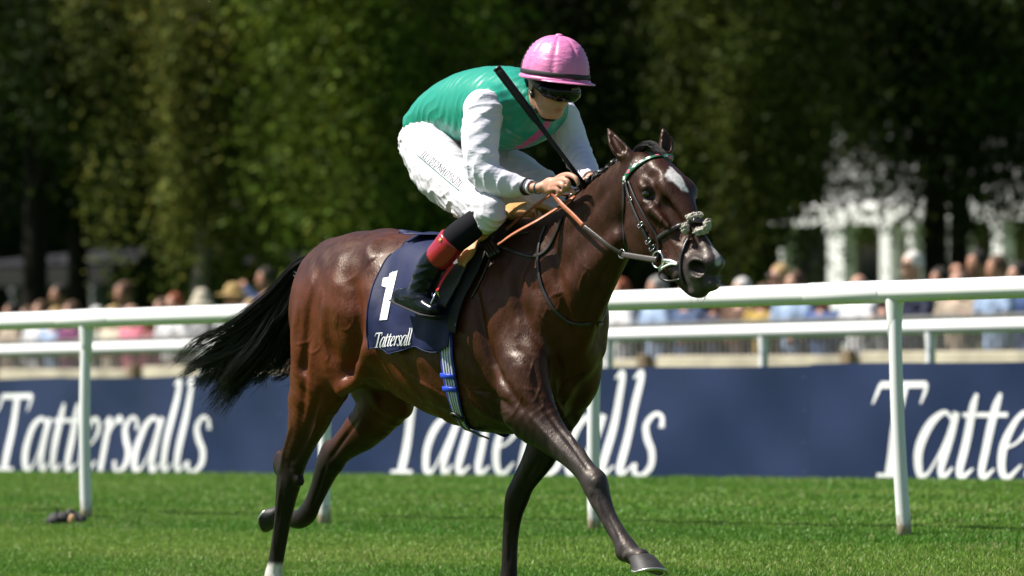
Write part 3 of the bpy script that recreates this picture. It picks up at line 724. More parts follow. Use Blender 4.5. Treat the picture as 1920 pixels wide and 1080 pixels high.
    # --- legs
    # right fore (reaching forward)
    sw([(992, 625, -.115), (980, 700, -.155), (992, 765, -.155), (1030, 812, -.145), (1070, 852, -.14), (1098, 884, -.135), (1116, 910, -.13), (1127, 940, -.13), (1142, 972, -.128), (1161, 1004, -.126), (1176, 1030, -.125), (1190, 1043, -.125), (1202, 1048, -.125)],
       [(.07, .11), (.085, .13), (.08, .125), (.058, .078), (.042, .053), (.039, .046), (.046, .053), (.040, .042), (.030, .035), (.029, .034), (.038, .043), (.033, .036), (.036, .04)], k=.035, sub=4)
    ell(1118, 902, -.13, (.036, .036, .042), .02); ell(1170, 1037, -.126, (.03, .03, .03), .02)
    # left fore (under the chest)
    sw([(1060, 640, .15), (1050, 720, .15), (1040, 780, .14), (1022, 830, .13), (1003, 870, .12), (982, 905, .115), (970, 932, .115), (962, 965, .115), (957, 1010, .115), (955, 1060, .115), (952, 1098, .115), (947, 1125, .115), (951, 1150, .115)],
       [(.06, .09), (.075, .11), (.075, .10), (.062, .082), (.05, .064), (.043, .05), (.046, .05), (.036, .04), (.030, .034), (.030, .034), (.036, .042), (.030, .034), (.036, .04)], k=.03, sub=4)
    # right hind (on the ground)
    sw([(625, 560, -.135), (612, 640, -.145), (603, 700, -.145), (587, 750, -.145), (574, 795, -.14), (560, 838, -.133), (548, 868, -.128), (542, 900, -.127), (536, 935, -.126), (530, 975, -.126), (523, 1020, -.126), (516, 1060, -.126), (513, 1082, -.126), (520, 1104, -.126), (528, 1116, -.126)],
       [(.115, .19), (.115, .185), (.105, .165), (.086, .130), (.066, .096), (.050, .070), (.046, .070), (.046, .062), (.040, .048), (.032, .040), (.029, .036), (.030, .035), (.036, .040), (.031, .034), (.036, .04)], k=.04, sub=4)
    ell(525, 868, -.128, (.030, .026, .055), .03, -10)          # point of hock
    ell(562, 902, -.125, (.020, .02, .022), .02)
    ell(645, 690, -.15, (.09, .075, .10), .05, 30)            # stifle
    # left hind (lifted)
    sw([(668, 600, .14), (700, 680, .14), (722, 735, .135), (705, 775, .13), (672, 812, .125), (638, 842, .12), (622, 862, .12), (610, 885, .12), (600, 912, .12), (588, 940, .12), (577, 962, .12), (560, 974, .12), (540, 970, .12), (527, 964, .12)],
       [(.10, .19), (.10, .18), (.095, .15), (.078, .11), (.060, .082), (.046, .062), (.046, .066), (.042, .056), (.034, .046), (.030, .042), (.036, .044), (.034, .040), (.031, .034), (.036, .04)], k=.04, sub=4)
    ell(620, 842, .12, (.03, .026, .04), .03, 40)
    ell(740, 745, .12, (.085, .07, .09), .05, 30)
    # flank fold and sheath shadow area
    f.sweep([L(700, 660, -.235), L(675, 705, -.215), L(640, 735, -.19)], [.03, .028, .015], k=.06)
    # muscle grooves
    def groove(pts, r, k=.03):
        f.sweep([L(*p) for p in pts], r, k=k, op='sub', sub=4)
    groove([(925, 610, -.305), (940, 690, -.325), (975, 750, -.30)], [.012, .022, .012], .05)
    groove([(1000, 560, -.265), (1032, 630, -.265), (1045, 690, -.25)], [.01, .018, .01], .05)
    groove([(655, 520, -.31), (668, 610, -.325), (650, 690, -.30)], [.01, .02, .01], .06)
    groove([(578, 540, -.29), (573, 620, -.28), (568, 690, -.25)], [.003, .010, .003], .05)
    groove([(1032, 790, -.225), (1070, 838, -.205), (1100, 880, -.18)], [.004, .008, .004], .02)
    groove([(585, 770, -.23), (565, 830, -.185), (550, 860, -.17)], [.004, .010, .005], .03)
    groove([(1150, 955, -.165), (1165, 1000, -.162)], [.004, .004], .012)
    # fine relief: veins, skin and rib ripples
    def rel(x, y, z):
        a = 0.0030 * np.sin(x * 52 + 6 * np.sin(z * 7)) * np.clip(1 - ((x - .02) / .36) ** 2, 0, 1) * np.clip(1 - ((z - .93) / .26) ** 2, 0, 1)
        b = 0.0022 * np.sin(z * 120 + 4 * np.sin(x * 14)) * np.clip(1 - ((x - .0) / .42) ** 2, 0, 1) * np.clip(1 - ((z - .80) / .09) ** 2, 0, 1)
        c = 0.0028 * np.sin(x * 23 + z * 17 + 3 * np.sin(z * 11 + x * 5)) * np.sin(z * 19 - x * 9 + 2 * np.sin(x * 13))
        return (a + b + c).astype(np.float32)
    f.displace(rel, (-1.0, -.46, .55), (1.0, .46, 1.7))
    def vein(pts, r=.0045):
        f.sweep([L(*p) for p in pts], [r * .6] + [r] * (len(pts) - 2) + [r * .5], k=.01, sub=5)
    return f
hf = build_horse()
HV, HF = hf.mesh(2); del hf
def relief(items):
    """raise or sink the skin along lines: muscle edges, veins, tendons (both sides of the horse)"""
    global HV
    bv = BVHTree.FromPolygons([tuple(v) for v in HV.tolist()], HF.tolist()); N = vnormals(HV, HF); D = np.zeros(len(HV))
    for pts, r, amp, both in items:
        P = []
        for u, v in catmull(np.array(pts, float), 5):
            d = Vector(dirH(u, v)).normalized(); h = bv.ray_cast(Vector(CH) + d * 17.0, d)
            if h[0] is not None: P.append(np.array(h[0]))
        if len(P) < 2: continue
        P = np.array(P); m = len(P); tp = np.sin(np.linspace(0, PI, m)) ** .5 * .8 + .2
        for mir in ((False, True) if both else (False,)):
            Q = P * [1, -1, 1] if mir else P; lo = Q.min(0) - 3 * r; hi = Q.max(0) + 3 * r
            ix = np.flatnonzero(((HV > lo) & (HV < hi)).all(1)); X = HV[ix]; best = np.full(len(ix), 9.0); w_ = np.ones(len(ix))
            for i in range(m - 1):
                a, b = Q[i], Q[i + 1]; ab = b - a; t = np.clip(((X - a) @ ab) / (ab @ ab + 1e-9), 0, 1); dd = np.linalg.norm(X - a - t[:, None] * ab, axis=1)
                k = dd < best; best[k] = dd[k]; w_[k] = (tp[i] * (1 - t) + tp[i + 1] * t)[k]
            D[ix] += amp * w_ * np.exp(-(best / r) ** 2)
    HV = HV + N * D[:, None]
relief([
 # hindquarters
 ([(658, 520), (663, 570), (668, 630), (664, 705)], .038, -.036, True), ([(640, 470), (628, 540), (635, 620)], .05, .012, True),
 ([(592, 520), (578, 600), (572, 690), (568, 760), (562, 815)], .022, -.010, True), ([(560, 560), (552, 640), (556, 710)], .035, .012, True),
 ([(610, 560), (608, 640), (618, 700)], .03, .009, True), ([(703, 452), (694, 470), (700, 492)], .04, .018, True), ([(735, 470), (722, 530), (715, 600)], .05, -.014, True),
 ([(700, 560), (692, 620), (678, 670), (664, 730)], .030, .010, True), ([(640, 670), (636, 730)], .05, .006, True), ([(600, 735), (582, 790), (566, 840)], .016, -.010, True),
 ([(620, 745), (598, 800), (580, 845)], .022, .010, True), ([(545, 800), (532, 850), (527, 880)], .012, .007, True),
 # belly and ribs
 ([(700, 690), (760, 738), (830, 775), (900, 795)], .030, -.010, True), ([(720, 660), (770, 705), (840, 745), (890, 765)], .008, .005, True), ([(690, 705), (740, 750), (800, 780)], .007, .005, True),
 # shoulder and triceps
 ([(893, 545), (903, 610), (925, 680), (955, 735), (985, 772)], .020, -.018, True), ([(925, 560), (932, 620), (955, 690)], .04, .010, True),
 ([(1000, 470), (972, 530), (985, 600), (1020, 650)], .024, -.014, True), ([(968, 460), (955, 520), (968, 580)], .035, .010, True), ([(1010, 540), (1018, 600), (1040, 645)], .035, .012, True),
 ([(1035, 450), (1050, 530), (1062, 600), (1072, 650)], .022, -.012, True), ([(965, 650), (1000, 690), (1010, 750)], .022, -.010, True), ([(870, 740), (915, 775), (960, 795)], .025, .012, True),
 ([(880, 720), (930, 745), (965, 770)], .018, -.009, True), ([(1040, 660), (1055, 720), (1050, 770)], .02, -.012, True),
 # neck
 ([(1162, 468), (1125, 530), (1100, 590), (1085, 630)], .020, -.012, True), ([(1150, 400), (1105, 470), (1070, 520)], .045, .008, True), ([(1150, 345), (1100, 400), (1060, 450)], .025, -.008, True),
 ([(1158, 470), (1140, 510), (1118, 560)], .007, .005, True),
 # forearm, knee, cannon of the reaching leg
 ([(1005, 745), (1045, 800), (1085, 850), (1105, 885)], .012, -.009, False), ([(1035, 740), (1070, 800), (1098, 855)], .018, .008, False), ([(985, 770), (1030, 820), (1080, 875)], .012, .006, False),
 ([(1112, 895), (1124, 912)], .018, .007, False), ([(1104, 915), (1112, 930)], .012, .005, False), ([(1124, 935), (1140, 975), (1158, 1015)], .008, -.006, False), ([(1118, 945), (1134, 985), (1152, 1022)], .008, .006, False),
 ([(1168, 1040), (1176, 1046)], .014, .007, False), ([(1060, 780), (1075, 830), (1100, 870)], .005, .004, False), ([(1040, 700), (1048, 760), (1068, 800)], .005, .004, False),
 # supporting hind leg
 ([(548, 905), (538, 950), (528, 1010), (518, 1050)], .008, -.006, False), ([(528, 900), (520, 960), (512, 1030)], .008, .006, False), ([(560, 880), (556, 905)], .014, .006, False), ([(540, 860), (545, 885)], .014, -.006, False),
 ([(600, 760), (590, 800), (575, 840), (565, 880)], .005, .005, False),
 # lifted hind and far fore
 ([(670, 790), (640, 830), (618, 862)], .012, -.008, False), ([(612, 870), (598, 915), (585, 950)], .008, -.006, False), ([(1010, 860), (985, 900)], .010, -.007, False), ([(965, 950), (958, 1010), (955, 1060)], .008, -.006, False),
 # head
 ([(1262, 452), (1285, 478), (1290, 500)], .007, .004, True), ([(1240, 425), (1262, 455), (1272, 480)], .006, .004, True), ([(1228, 395), (1243, 412), (1262, 436)], .010, .004, True),
 ([(1292, 400), (1308, 440), (1322, 470)], .010, -.004, True), ([(1190, 400), (1205, 440), (1225, 470)], .030, .005, True), ([(1205, 352), (1216, 350), (1226, 360)], .006, .004, True), ([(1202, 376), (1213, 380), (1224, 375)], .005, .003, True),
 ([(1200, 385), (1214, 388), (1228, 380)], .005, -.002, True), ([(1270, 510), (1262, 525)], .010, .004, True), ([(1250, 470), (1235, 440), (1240, 410)], .005, .0035, True), ([(1290, 492), (1304, 487), (1322, 492), (1328, 505)], .007, .005, True),
])
# small veins wandering over the shoulder, belly and thighs
rv = np.random.default_rng(3); vi = []
for (u, v, a, n_) in ((960, 600, 1.2, 4), (1000, 560, 1.6, 4), (840, 760, .5, 5), (760, 730, .5, 4), (640, 600, 1.7, 4), (600, 620, 1.4, 3), (1100, 480, 2.2, 4), (1060, 560, 1.9, 4), (985, 700, 1.0, 4), (930, 780, .3, 4), (1250, 440, .8, 3), (1270, 430, 1.0, 3), (1235, 400, .6, 2)):
    for k in range(n_):
        x, y, d = u + rv.normal() * 28, v + rv.normal() * 24, a + rv.normal() * .5; pts = []
        for j in range(5): pts.append((x, y)); st_l = 11 if u < 1200 else 6; x += math.cos(d) * st_l; y += math.sin(d) * st_l; d += rv.normal() * .5
        vi.append((pts, .0055, .0028, False))
relief(vi)
HBVH = BVHTree.FromPolygons([tuple(v) for v in HV.tolist()], HF.tolist())
HN = vnormals(HV, HF)
def onH(u, v, off=0.004, bvh=None, orig=None):
    """point on the horse's skin seen at photo position, lifted by off"""
    d = Vector(dirH(u, v)).normalized(); o = Vector(CH) + d * 17.0
    h = (bvh or HBVH).ray_cast(o, d)
    if h[0] is None: return None, None
    n = h[1]; 
    if n.dot(d) > 0: n = -n
    return np.array(h[0] + n * off), np.array(n)
# ---- coat colours by place (bay with black points, white sock, star and snip)
def coat():
    x, y, z = HV[:, 0], HV[:, 1], HV[:, 2]; n = len(HV)
    n1 = hashnoise(HV * 5.0, 2); n2 = hashnoise(HV * 22.0, 6); n3 = hashnoise(HV * np.array([60, 60, 25.]), 8)
    bay = np.array([.098, .0215, .0042]); dark = np.array([.027, .0082, .0032]); blk = np.array([.0075, .0052, .0048])
    def ss(a, b, t): t = np.clip((t - a) / (b - a), 0, 1); return t * t * (3 - 2 * t)
    # front half darker than the quarters
    k = 0.30 + 0.36 * ss(-.25, .55, x) + 0.55 * (n1 - .5) + .30 * ss(1.28, 1.42, z)
    k = k - 0.25 * ss(1.1, .85, z) * ss(-.3, .2, x) * ss(.62, .45, x)           # reddish belly and elbow
    k = np.clip(k, 0, 1)
    C = bay * (1 - k)[:, None] + dark * k[:, None]
    # legs: black from the forearm and the hock down
    fore = x > 0.25
    lb = np.where(fore, ss(.98, .66, z + .10 * (n1 - .5)), ss(.84, .56, z + .10 * (n1 - .5)))
    C = C * (1 - lb)[:, None] + blk * lb[:, None] * (1.0)
    # top line and neck crest darker
    tl = ss(1.36, 1.50, z) * ss(.2, .5, x) * ss(1.25, .9, x) * .5
    C = C * (1 - tl)[:, None] + dark * tl[:, None]
    # head: brown, muzzle greyish black, blended
    M0 = L(1205, 300); M1 = L(1325, 530); ax = (M1 - M0); Lh = np.linalg.norm(ax); ax /= Lh
    s = (HV - M0) @ ax; headm = ss(.02, .10, s) * ss(.95, 1.02, x)
    C = C * (1 - .55 * headm)[:, None] + (np.array([.035, .0125, .008]) * .55) * headm[:, None]
    mz = ss(.40, .54, s) * headm; C = C * (1 - mz)[:, None] + np.array([.035, .028, .027]) * mz[:, None]
    def dist(p): return np.linalg.norm(HV - p, axis=1)
    ed = dist(L(1213, 368, -.085)); eb = ss(.045, .015, ed); C = C * (1 - .75 * eb)[:, None] + blk * .75 * eb[:, None]
    nd_ = dist(L(1304, 505, -.060)); nb = ss(.042, .030, nd_); C = C * (1 - nb)[:, None] + np.array([.003, .0025, .0025]) * nb[:, None]  # near-black painted into the nostril pit for the shade inside it
    # pale grey skin round the lips
    lp = ss(.055, .02, dist(L(1300, 530, -.045))) * .45 + ss(.05, .02, dist(L(1336, 532, -.02))) * .3; C = C * (1 - lp)[:, None] + np.array([.13, .115, .105]) * lp[:, None]
    # star: ragged patch on the forehead
    def seg(a, b):
        ab = b - a; t = np.clip(((HV - a) @ ab) / (ab @ ab), 0, 1); return np.linalg.norm(HV - a - t[:, None] * ab, axis=1), t
    sa, _ = onH(1258, 325); sb_, _ = onH(1282, 352)
    if sa is not None and sb_ is not None:
        d_, t_ = seg(sa, sb_); rad = .027 * (1 - .72 * t_); st_ = ss(0.008, -0.006, d_ - rad + -.002 + .030 * (n3 - .5) + .020 * (n2 - .5)); C = C * (1 - st_)[:, None] + np.array([.62, .60, .58]) * st_[:, None]
    sa, _ = onH(1327, 446); sb_, _ = onH(1347, 492)
    if sa is not None and sb_ is not None:
        d_, t_ = seg(sa, sb_); st_ = ss(0.005, -0.004, d_ - (.005 + .009 * t_) + .008 * (n3 - .5)) * .8; C = C * (1 - st_)[:, None] + np.array([.40, .38, .37]) * st_[:, None]
    # white sock on the near hind pastern
    pa = L(512, 1085, -.126); m = (np.abs(x - pa[0]) < .25) & (y < 0); st_ = np.where(m, ss(L(0 + 512, 1050, -.126)[2], L(512, 1064, -.126)[2], z + .012 * (n2 - .5)), 0)
    C = C * (1 - st_)[:, None] + np.array([.60, .57, .53]) * st_[:, None]
    C *= (1 + .22 * (n2 - .5) + .12 * (n3 - .5))[:, None]
    return np.clip(C, .002, 1)
HC = coat()
m_coat = mat('bay_coat', (0.1, 0.04, 0.02), rough=0.44, spec=0.30, attr=True, coat=0.03, coatr=0.2, bump=0.0018, bscale=135, var=.18, vscale=30, rvar=.12, stretch=(1, 1, .45), spectint=(1, .86, .74))
# add broader sweat-lying-hair relief and slick patches
nt_, nd_, lk_, b_ = nodes(m_coat)
horse = hempty('horse', 'dark bay racehorse with a white star galloping to the right with the rider up', 'horse')
body = link('body', npmesh('horse_body', HV, HF, [m_coat], colors=HC), horse)
# hooves
m_hoof = mat('hoof_horn', (0.034, 0.031, 0.030), rough=0.55, spec=.3, var=.3, vscale=30, stretch=(1, 1, 4), bump=.001, bscale=60)
m_shoe = mat('steel_shoe', (0.62, 0.62, 0.60), rough=0.35, metal=.85)
m_sole = mat('hoof_sole', (0.16, 0.14, 0.12), rough=.9, var=.3, vscale=40)
def hoof(c, fwd, down, name='hoof', sz=1.0):
    """c coronet centre, fwd towards the toe, down towards the sole"""
    c = np.array(c); d = np.array(down, float); d /= np.linalg.norm(d); a = np.array(fwd, float); a -= d * (a @ d); a /= np.linalg.norm(a); b = np.cross(d, a)
    V = []; n = 28; prof = [(0.0, .040, .040, .0), (.004, .046, .044, .0), (.030, .055, .050, .012), (.068, .066, .060, .028)]
    for h, rl, rw, sh in prof:
        for i in range(n):
            t = 2 * PI * i / n; rr = rl if math.cos(t) > 0 else rl * .80; hh = h * (1.0 if math.cos(t) > 0 else .55 + .45 * (1 + math.cos(t)))
            V.append(c + (a * (math.cos(t) * rr + sh) + b * math.sin(t) * rw + d * (hh - .008)) * sz)
    F = [(r * n + i, r * n + (i + 1) % n, (r + 1) * n + (i + 1) % n, (r + 1) * n + i) for r in range(3) for i in range(n)]
    mb = MB(); mb.add(V, F + [tuple(range(n))[::-1]]); h = mb.obj(name, m_hoof, horse)
    low = np.array(V[-n:]); ce = low.mean(0)
    mb = MB(); mb.add([*(ce + (low - ce) * .97), ce - d * .006], [(i, (i + 1) % n, n) for i in range(n)]); mb.obj('sole', m_sole, h)
    mb = MB(); pts = [ce + (low[i % n] - ce) * .90 + d * .003 for i in range(-n // 2 + 3, n // 2 - 2)]; mb.tube(pts, .0095, n=8, flat=.5, up=tuple(d)); mb.obj('shoe', m_shoe, h)
hoof(L(1203, 1049, -.125), (1, 0, -.15), (.35, -.15, -1), sz=1.12)
hoof(L(951, 1150, .115), (1, 0, 0), (.25, 0, -1))
hoof(L(528, 1116, -.126), (1, 0, 0), (.25, 0, -1))
hoof(L(524, 963, .12), (-.28, 0, -.9), (-.95, -.25, .20))
# eyes
EYEP, _ = onH(1211, 365, -.010)
m_eyeb = mat('eye_dark', (0.010, 0.006, 0.004), rough=0.04, coat=1.0, coatr=.02)
for s in (-1, 1):
    c = EYEP.copy(); c[1] *= -s; mb = MB()
    a = np.linspace(0, PI, 13); mb.tube([c + np.array([0, .018 * math.cos(t), 0]) for t in a], [max(.0005, .019 * math.sin(t)) for t in a], n=20, up=(0, 0, 1), flat=.82); mb.obj('eye', m_eyeb, horse)
# hair: mane knots, forelock, tail
m_hair = mat('black_horsehair', (0.005, 0.0045, 0.0045), rough=0.45, spec=0.25, var=.3, vscale=20)
def strands(curves, r0, r1, n=4):
    """many hair strands as thin tubes in one mesh"""
    V = []; F = []; k = 0
    for P in curves:
        P = np.asarray(P); m = len(P); T = np.gradient(P, axis=0); T /= np.linalg.norm(T, axis=1)[:, None] + 1e-9
        B = np.cross(T, [0.3, 1, .2]); B /= np.linalg.norm(B, axis=1)[:, None] + 1e-9; Cc = np.cross(T, B); rr = np.linspace(r0, r1, m)[:, None]
        for j in range(3): V.append(P + rr * (math.cos(j * 2.094) * B + math.sin(j * 2.094) * Cc))
        for i in range(m - 1):
            for j in range(3): F.append((k + j * m + i, k + ((j + 1) % 3) * m + i, k + ((j + 1) % 3) * m + i + 1, k + j * m + i + 1))
        k += 3 * m
    return np.concatenate(V), np.array(F)
r_ = np.random.default_rng(21); cur = []
root = L(601, 484); nt_s = 900 if DEV else 3200
G = [(603, 478), (572, 515), (545, 565), (500, 625), (440, 675), (392, 715)]     # centre line of the tail
NCL = 64; cl = [(r_.normal() * .55, r_.normal() * .5, r_.choice(4, p=[.40, .32, .18, .10]), r_.random(2), r_.random(), r_.random() * 6, .5 + r_.random()) for _ in range(NCL)]
for i in range(nt_s):
    b0, l0, end, tr, cutr, phs, wavy = cl[i % NCL]; b = b0 + r_.normal() * .10; lat = l0 + r_.normal() * .12; pts = []
    t0_, t1_ = tr[0] + .10 * r_.normal(), tr[1] + .10 * r_.normal()
    tipU = [(345 + 40 * t0_, 692 + 26 * t1_), (385 + 60 * t0_, 722 + 58 * t1_), (430 + 60 * t0_, 700 + 45 * t1_), (485 + 42 * t0_, 690 + 40 * t1_)][end]
    for k, (u, v) in enumerate(G):
        t = k / 5; w_ = [.02, .05, .075, .10, .095, .05][k]
        f_ = max(0, t - .35) / .65; uu = u + (tipU[0] - 392) * f_ ** 1.5; vv = v + (tipU[1] - 730) * f_ ** 1.3
        p = L(uu, vv, 0.0); nrm = np.array([.6, 0, -.8]); p = p + nrm * b * w_ * .9 + np.array([0, 1.0, 0]) * lat * w_ * .8
        p = p + np.array([math.sin(phs + k * 1.5), math.sin(phs * 2 + k * 1.1), math.cos(phs + k * 1.7)]) * .016 * t * wavy + r_.normal(size=3) * .0035 * (t + .2)
        pts.append(p)
    if cutr > .8: pts = pts[:5]
    pts[-1] = pts[-1] * (.4 + .6 * r_.random()) + pts[-2] * 0 + (1 - (.4 + .6 * 1)) * 0 if False else pts[-2] + (pts[-1] - pts[-2]) * (.55 + .6 * r_.random())
    cur.append(catmull(pts, 4))
# a few stray hairs hanging free
for i in range(26):
    u0, v0 = 525 - 50 * r_.random(), 610 + 50 * r_.random(); le = 60 + 90 * r_.random()
    pts = [L(u0 - le * .75 * t + 6 * math.sin(i + 3 * t), v0 + le * .9 * t ** .8, -.02 + .04 * r_.random() * 0) for t in (0, .33, .66, 1)]
    cur.append(catmull(pts, 4))
V, F = strands(cur, .0022, .0005)
tail = link('tail', npmesh('tail_hair', V, F, [m_hair]), horse)
mb = MB(); mb.tube([L(u, v) for u, v in ((618, 470), (600, 484), (580, 512), (562, 545))], [.04, .034, .028, .012], n=12); mb.obj('dock', m_hair, tail)
m_band = mat('white_band', (.7, .7, .68), rough=.6)
mb = MB(); mb.tube([L(u, v, -.05) for u, v in ((546, 511), (552, 509), (557, 514), (553, 518), (548, 513))], .0022, n=6); mb.obj('hair_tie', m_band, tail)
# mane knots
mb = MB(); cur = []; kn = [(1058, 386), (1070, 377), (1079, 368), (1086, 360), (1092, 351), (1101, 343), (1108, 338), (1120, 331), (1131, 325), (1142, 318), (1155, 307), (1066, 392), (1052, 398)]
tbs = []
for i, (u, v) in enumerate(kn):
    c = L(u, v + 2, -.015 + .012 * math.sin(i * 2)); 
    for j in range(16):
        a = r_.random() * 6.28; rr = .016 + .008 * r_.random(); ax1 = r_.normal(size=3); ax1 /= np.linalg.norm(ax1); ax2 = np.cross(ax1, r_.normal(size=3)); ax2 /= np.linalg.norm(ax2)
        cur.append([c + rr * (math.cos(t) * ax1 + math.sin(t) * ax2) for t in np.linspace(a, a + 5, 10)])
    
    if i % 2 == 0: tb = MB(); tb.tube([c + np.array([-.012, -.012, .008]), c + np.array([-.004, -.02, .012]), c + np.array([.006, -.018, .012])], .003, n=6); tbs.append(tb)
V, F = strands(cur, .0050, .0035)
mane = link('mane', npmesh('mane', V, F, [m_hair]), horse); [tb.obj('plait_band', m_band, mane) for tb in tbs]
cur = []
for i in range(170):
    a = L(1196 + 14 * r_.random(), 276 + 6 * r_.random(), -.02 + .05 * r_.random()); b = L(1225 + 22 * r_.random(), 283 + 6 * r_.random(), -.01 + .03 * r_.random())
    m_ = (a + b) / 2 + np.array([0, 0, .012 + .022 * r_.random()]) ; a2 = a + np.array([-.03 - .02 * r_.random(), 0, -.02])
    cur.append(catmull([a2, a + [0, 0, .012 * r_.random()], m_, b], 4))
V, F = strands(cur, .0022, .0012); link('forelock', npmesh('forelock', V, F, [m_hair]), horse)

# chestnut callus on the far foreleg, whiskers on the chin
f = Field(L(953, 925, .09) - .05, L(953, 925, .09) + .05, .003); f.ell(L(955, 925, .095), (.010, .010, .022)); f.displace(lambda x, y, z: (.002 * np.sin(x * 500) * np.sin(z * 420)).astype(np.float32), L(953, 925, .09) - .05, L(953, 925, .09) + .05)
V, F = f.mesh(); link('chestnut', npmesh('chestnut', V, F, [mat('callus', (.10, .085, .07), rough=.95)]), horse)
cur = []
for i in range(20):
    u, v = (1296 + 34 * r_.random(), 552 + 4 * r_.random()) if i % 3 else (1338 + 10 * r_.random(), 520 + 18 * r_.random())
    p = L(u, v, -.03 + .05 * r_.random()); d = np.array([.25 * r_.normal() + (.3 if i % 3 == 0 else -.35), .3 * r_.normal(), -.9 if i % 3 else -.3]); d /= np.linalg.norm(d); le = .02 + .035 * r_.random()
    cur.append(catmull([p, p + d * le * .5, p + d * le + np.array([0, 0, .004])], 3))
V, F = strands(cur, .0006, .0003); o = link('whiskers', npmesh('whiskers', V, F, [mat('whisker', (.25, .2, .17), rough=.5)]), horse); o['kind'] = 'stuff'
# ================================================================== TACK
def px(pts, n=6): return catmull(np.array(pts, float), n)
def strap_pts(pts, off=.005, n=6, bvh=None, y=None, mirror=False):
    P = []; N = []
    for q in px(pts, n):
        p, nn = onH(q[0], q[1], off, bvh)
        if p is None:
            if not P: continue
            p, nn = L(q[0], q[1], P[-1][1]), N[-1]
        P.append(p); N.append(nn)
    P = np.array(P); N = np.array(N)
    for _ in range(2):
        if len(P) > 4: P[1:-1] = .25 * P[:-2] + .5 * P[1:-1] + .25 * P[2:]; N[1:-1] = N[:-2] + N[1:-1] * 2 + N[2:]; N /= np.linalg.norm(N, axis=1)[:, None]
    if mirror: P = P * [1, -1, 1]; N = N * [1, -1, 1]
    return P, N
def strap(mb, pts, width, off=.005, n=6, thick=.0035, bvh=None, mirror=False):
    P, N = strap_pts(pts, off, n, bvh, None, mirror)
    mb.tube(P, width / 2, n=10, flat=thick / width * 1.6, up=N); return P, N
m_lea = mat('black_leather', (0.018, 0.016, 0.015), rough=0.38, spec=.6, var=.2, vscale=60, bump=.0006, bscale=260)
m_lea2 = mat('brown_leather', (0.050, 0.040, 0.034), rough=0.36, spec=.6, var=.2, vscale=60, bump=.0006, bscale=260)
m_tan = mat('tan_leather', (0.36, 0.10, 0.035), rough=0.45, var=.25, vscale=50, bump=.0008, bscale=200)
m_met = mat('bright_steel', (0.80, 0.80, 0.78), rough=0.16, metal=1.0)
m_green = mat('green_webbing', (0.01, 0.12, 0.055), rough=.35)
m_pinkp = mat('pink_patent', (0.72, 0.14, 0.26), rough=.3); m_whp = mat('white_patent', (0.75, 0.82, 0.76), rough=.3)
m_sheep = mat('sheepskin', (0.42, 0.39, 0.33), rough=.95, var=.35, vscale=90, bump=.006, bscale=140)
br = hempty('bridle', 'black leather bridle with a green browband and a sheepskin nose knot on the bay head', 'bridle')
cheeks = [('throat_lash', [(1171, 342), (1172, 380), (1170, 420), (1171, 455), (1178, 480)], .013),
          ('cheekpiece', [(1174, 338), (1182, 372), (1196, 408), (1211, 440), (1224, 466), (1232, 484)], .014),
          ('noseband_strap', [(1180, 340), (1192, 370), (1209, 402), (1224, 428), (1235, 446), (1236, 470), (1235, 486)], .010),
          ('noseband', [(1234, 447), (1252, 435), (1272, 425), (1292, 417), (1305, 416)], .018),
          ('noseband', [(1311, 424), (1300, 438), (1287, 455), (1280, 475), (1277, 498), (1279, 520), (1284, 534)], .012)]
for nm, pts, wd_ in cheeks:
    for mir in (False, True):
        mb = MB(); strap(mb, pts, wd_, mirror=mir, thick=.005, off=.006); mb.obj(nm, m_lea, br)
for (u, v) in ((1184, 375), (1203, 422), (1217, 452), (1224, 465)):
    p, n_ = onH(u, v, .009); mb = MB(); d = L(u + 9, v + 16) - L(u, v); d /= np.linalg.norm(d); a = np.cross(n_, d); a /= np.linalg.norm(a)
    mb.tube([p + a * .012 + d * .007, p + a * .012 - d * .007, p - a * .012 - d * .007, p - a * .012 + d * .007, p + a * .012 + d * .007], .0016, n=6); mb.obj('buckle', m_met, br)
for mir in (False, True):
    P, N = strap_pts([(1171, 340), (1180, 324), (1194, 311), (1212, 301), (1232, 295), (1250, 295), (1258, 297)] if not mir else [(1171, 340), (1180, 324), (1194, 311), (1212, 301)], .006, 8, None, None, mir)
    mb = MB(); mb.tube(P, .0125, n=10, flat=.3, up=N); bb = mb.obj('browband', m_green, br)
    if not mir:
        m = len(P)
        for k in range(8):
            i = int((k + .6) / 8.3 * (m - 1)); p = P[i] + N[i] * .0042; t = P[min(i + 1, m - 1)] - P[max(i - 1, 0)]; t /= np.linalg.norm(t); s_ = np.cross(N[i], t)
            V = [p + t * .0125, p + s_ * .0085, p - t * .0125, p - s_ * .0085, p + N[i] * .002]
            mb = MB(); mb.add(V, [(0, 1, 4), (1, 2, 4), (2, 3, 4), (3, 0, 4)]); mb.obj('diamond', m_pinkp if k % 2 else m_whp, bb)
    mb = MB(); strap(mb, [(1170, 343), (1174, 332), (1181, 320), (1186, 308)], .018, mirror=mir); mb.obj('headpiece', m_lea, br)
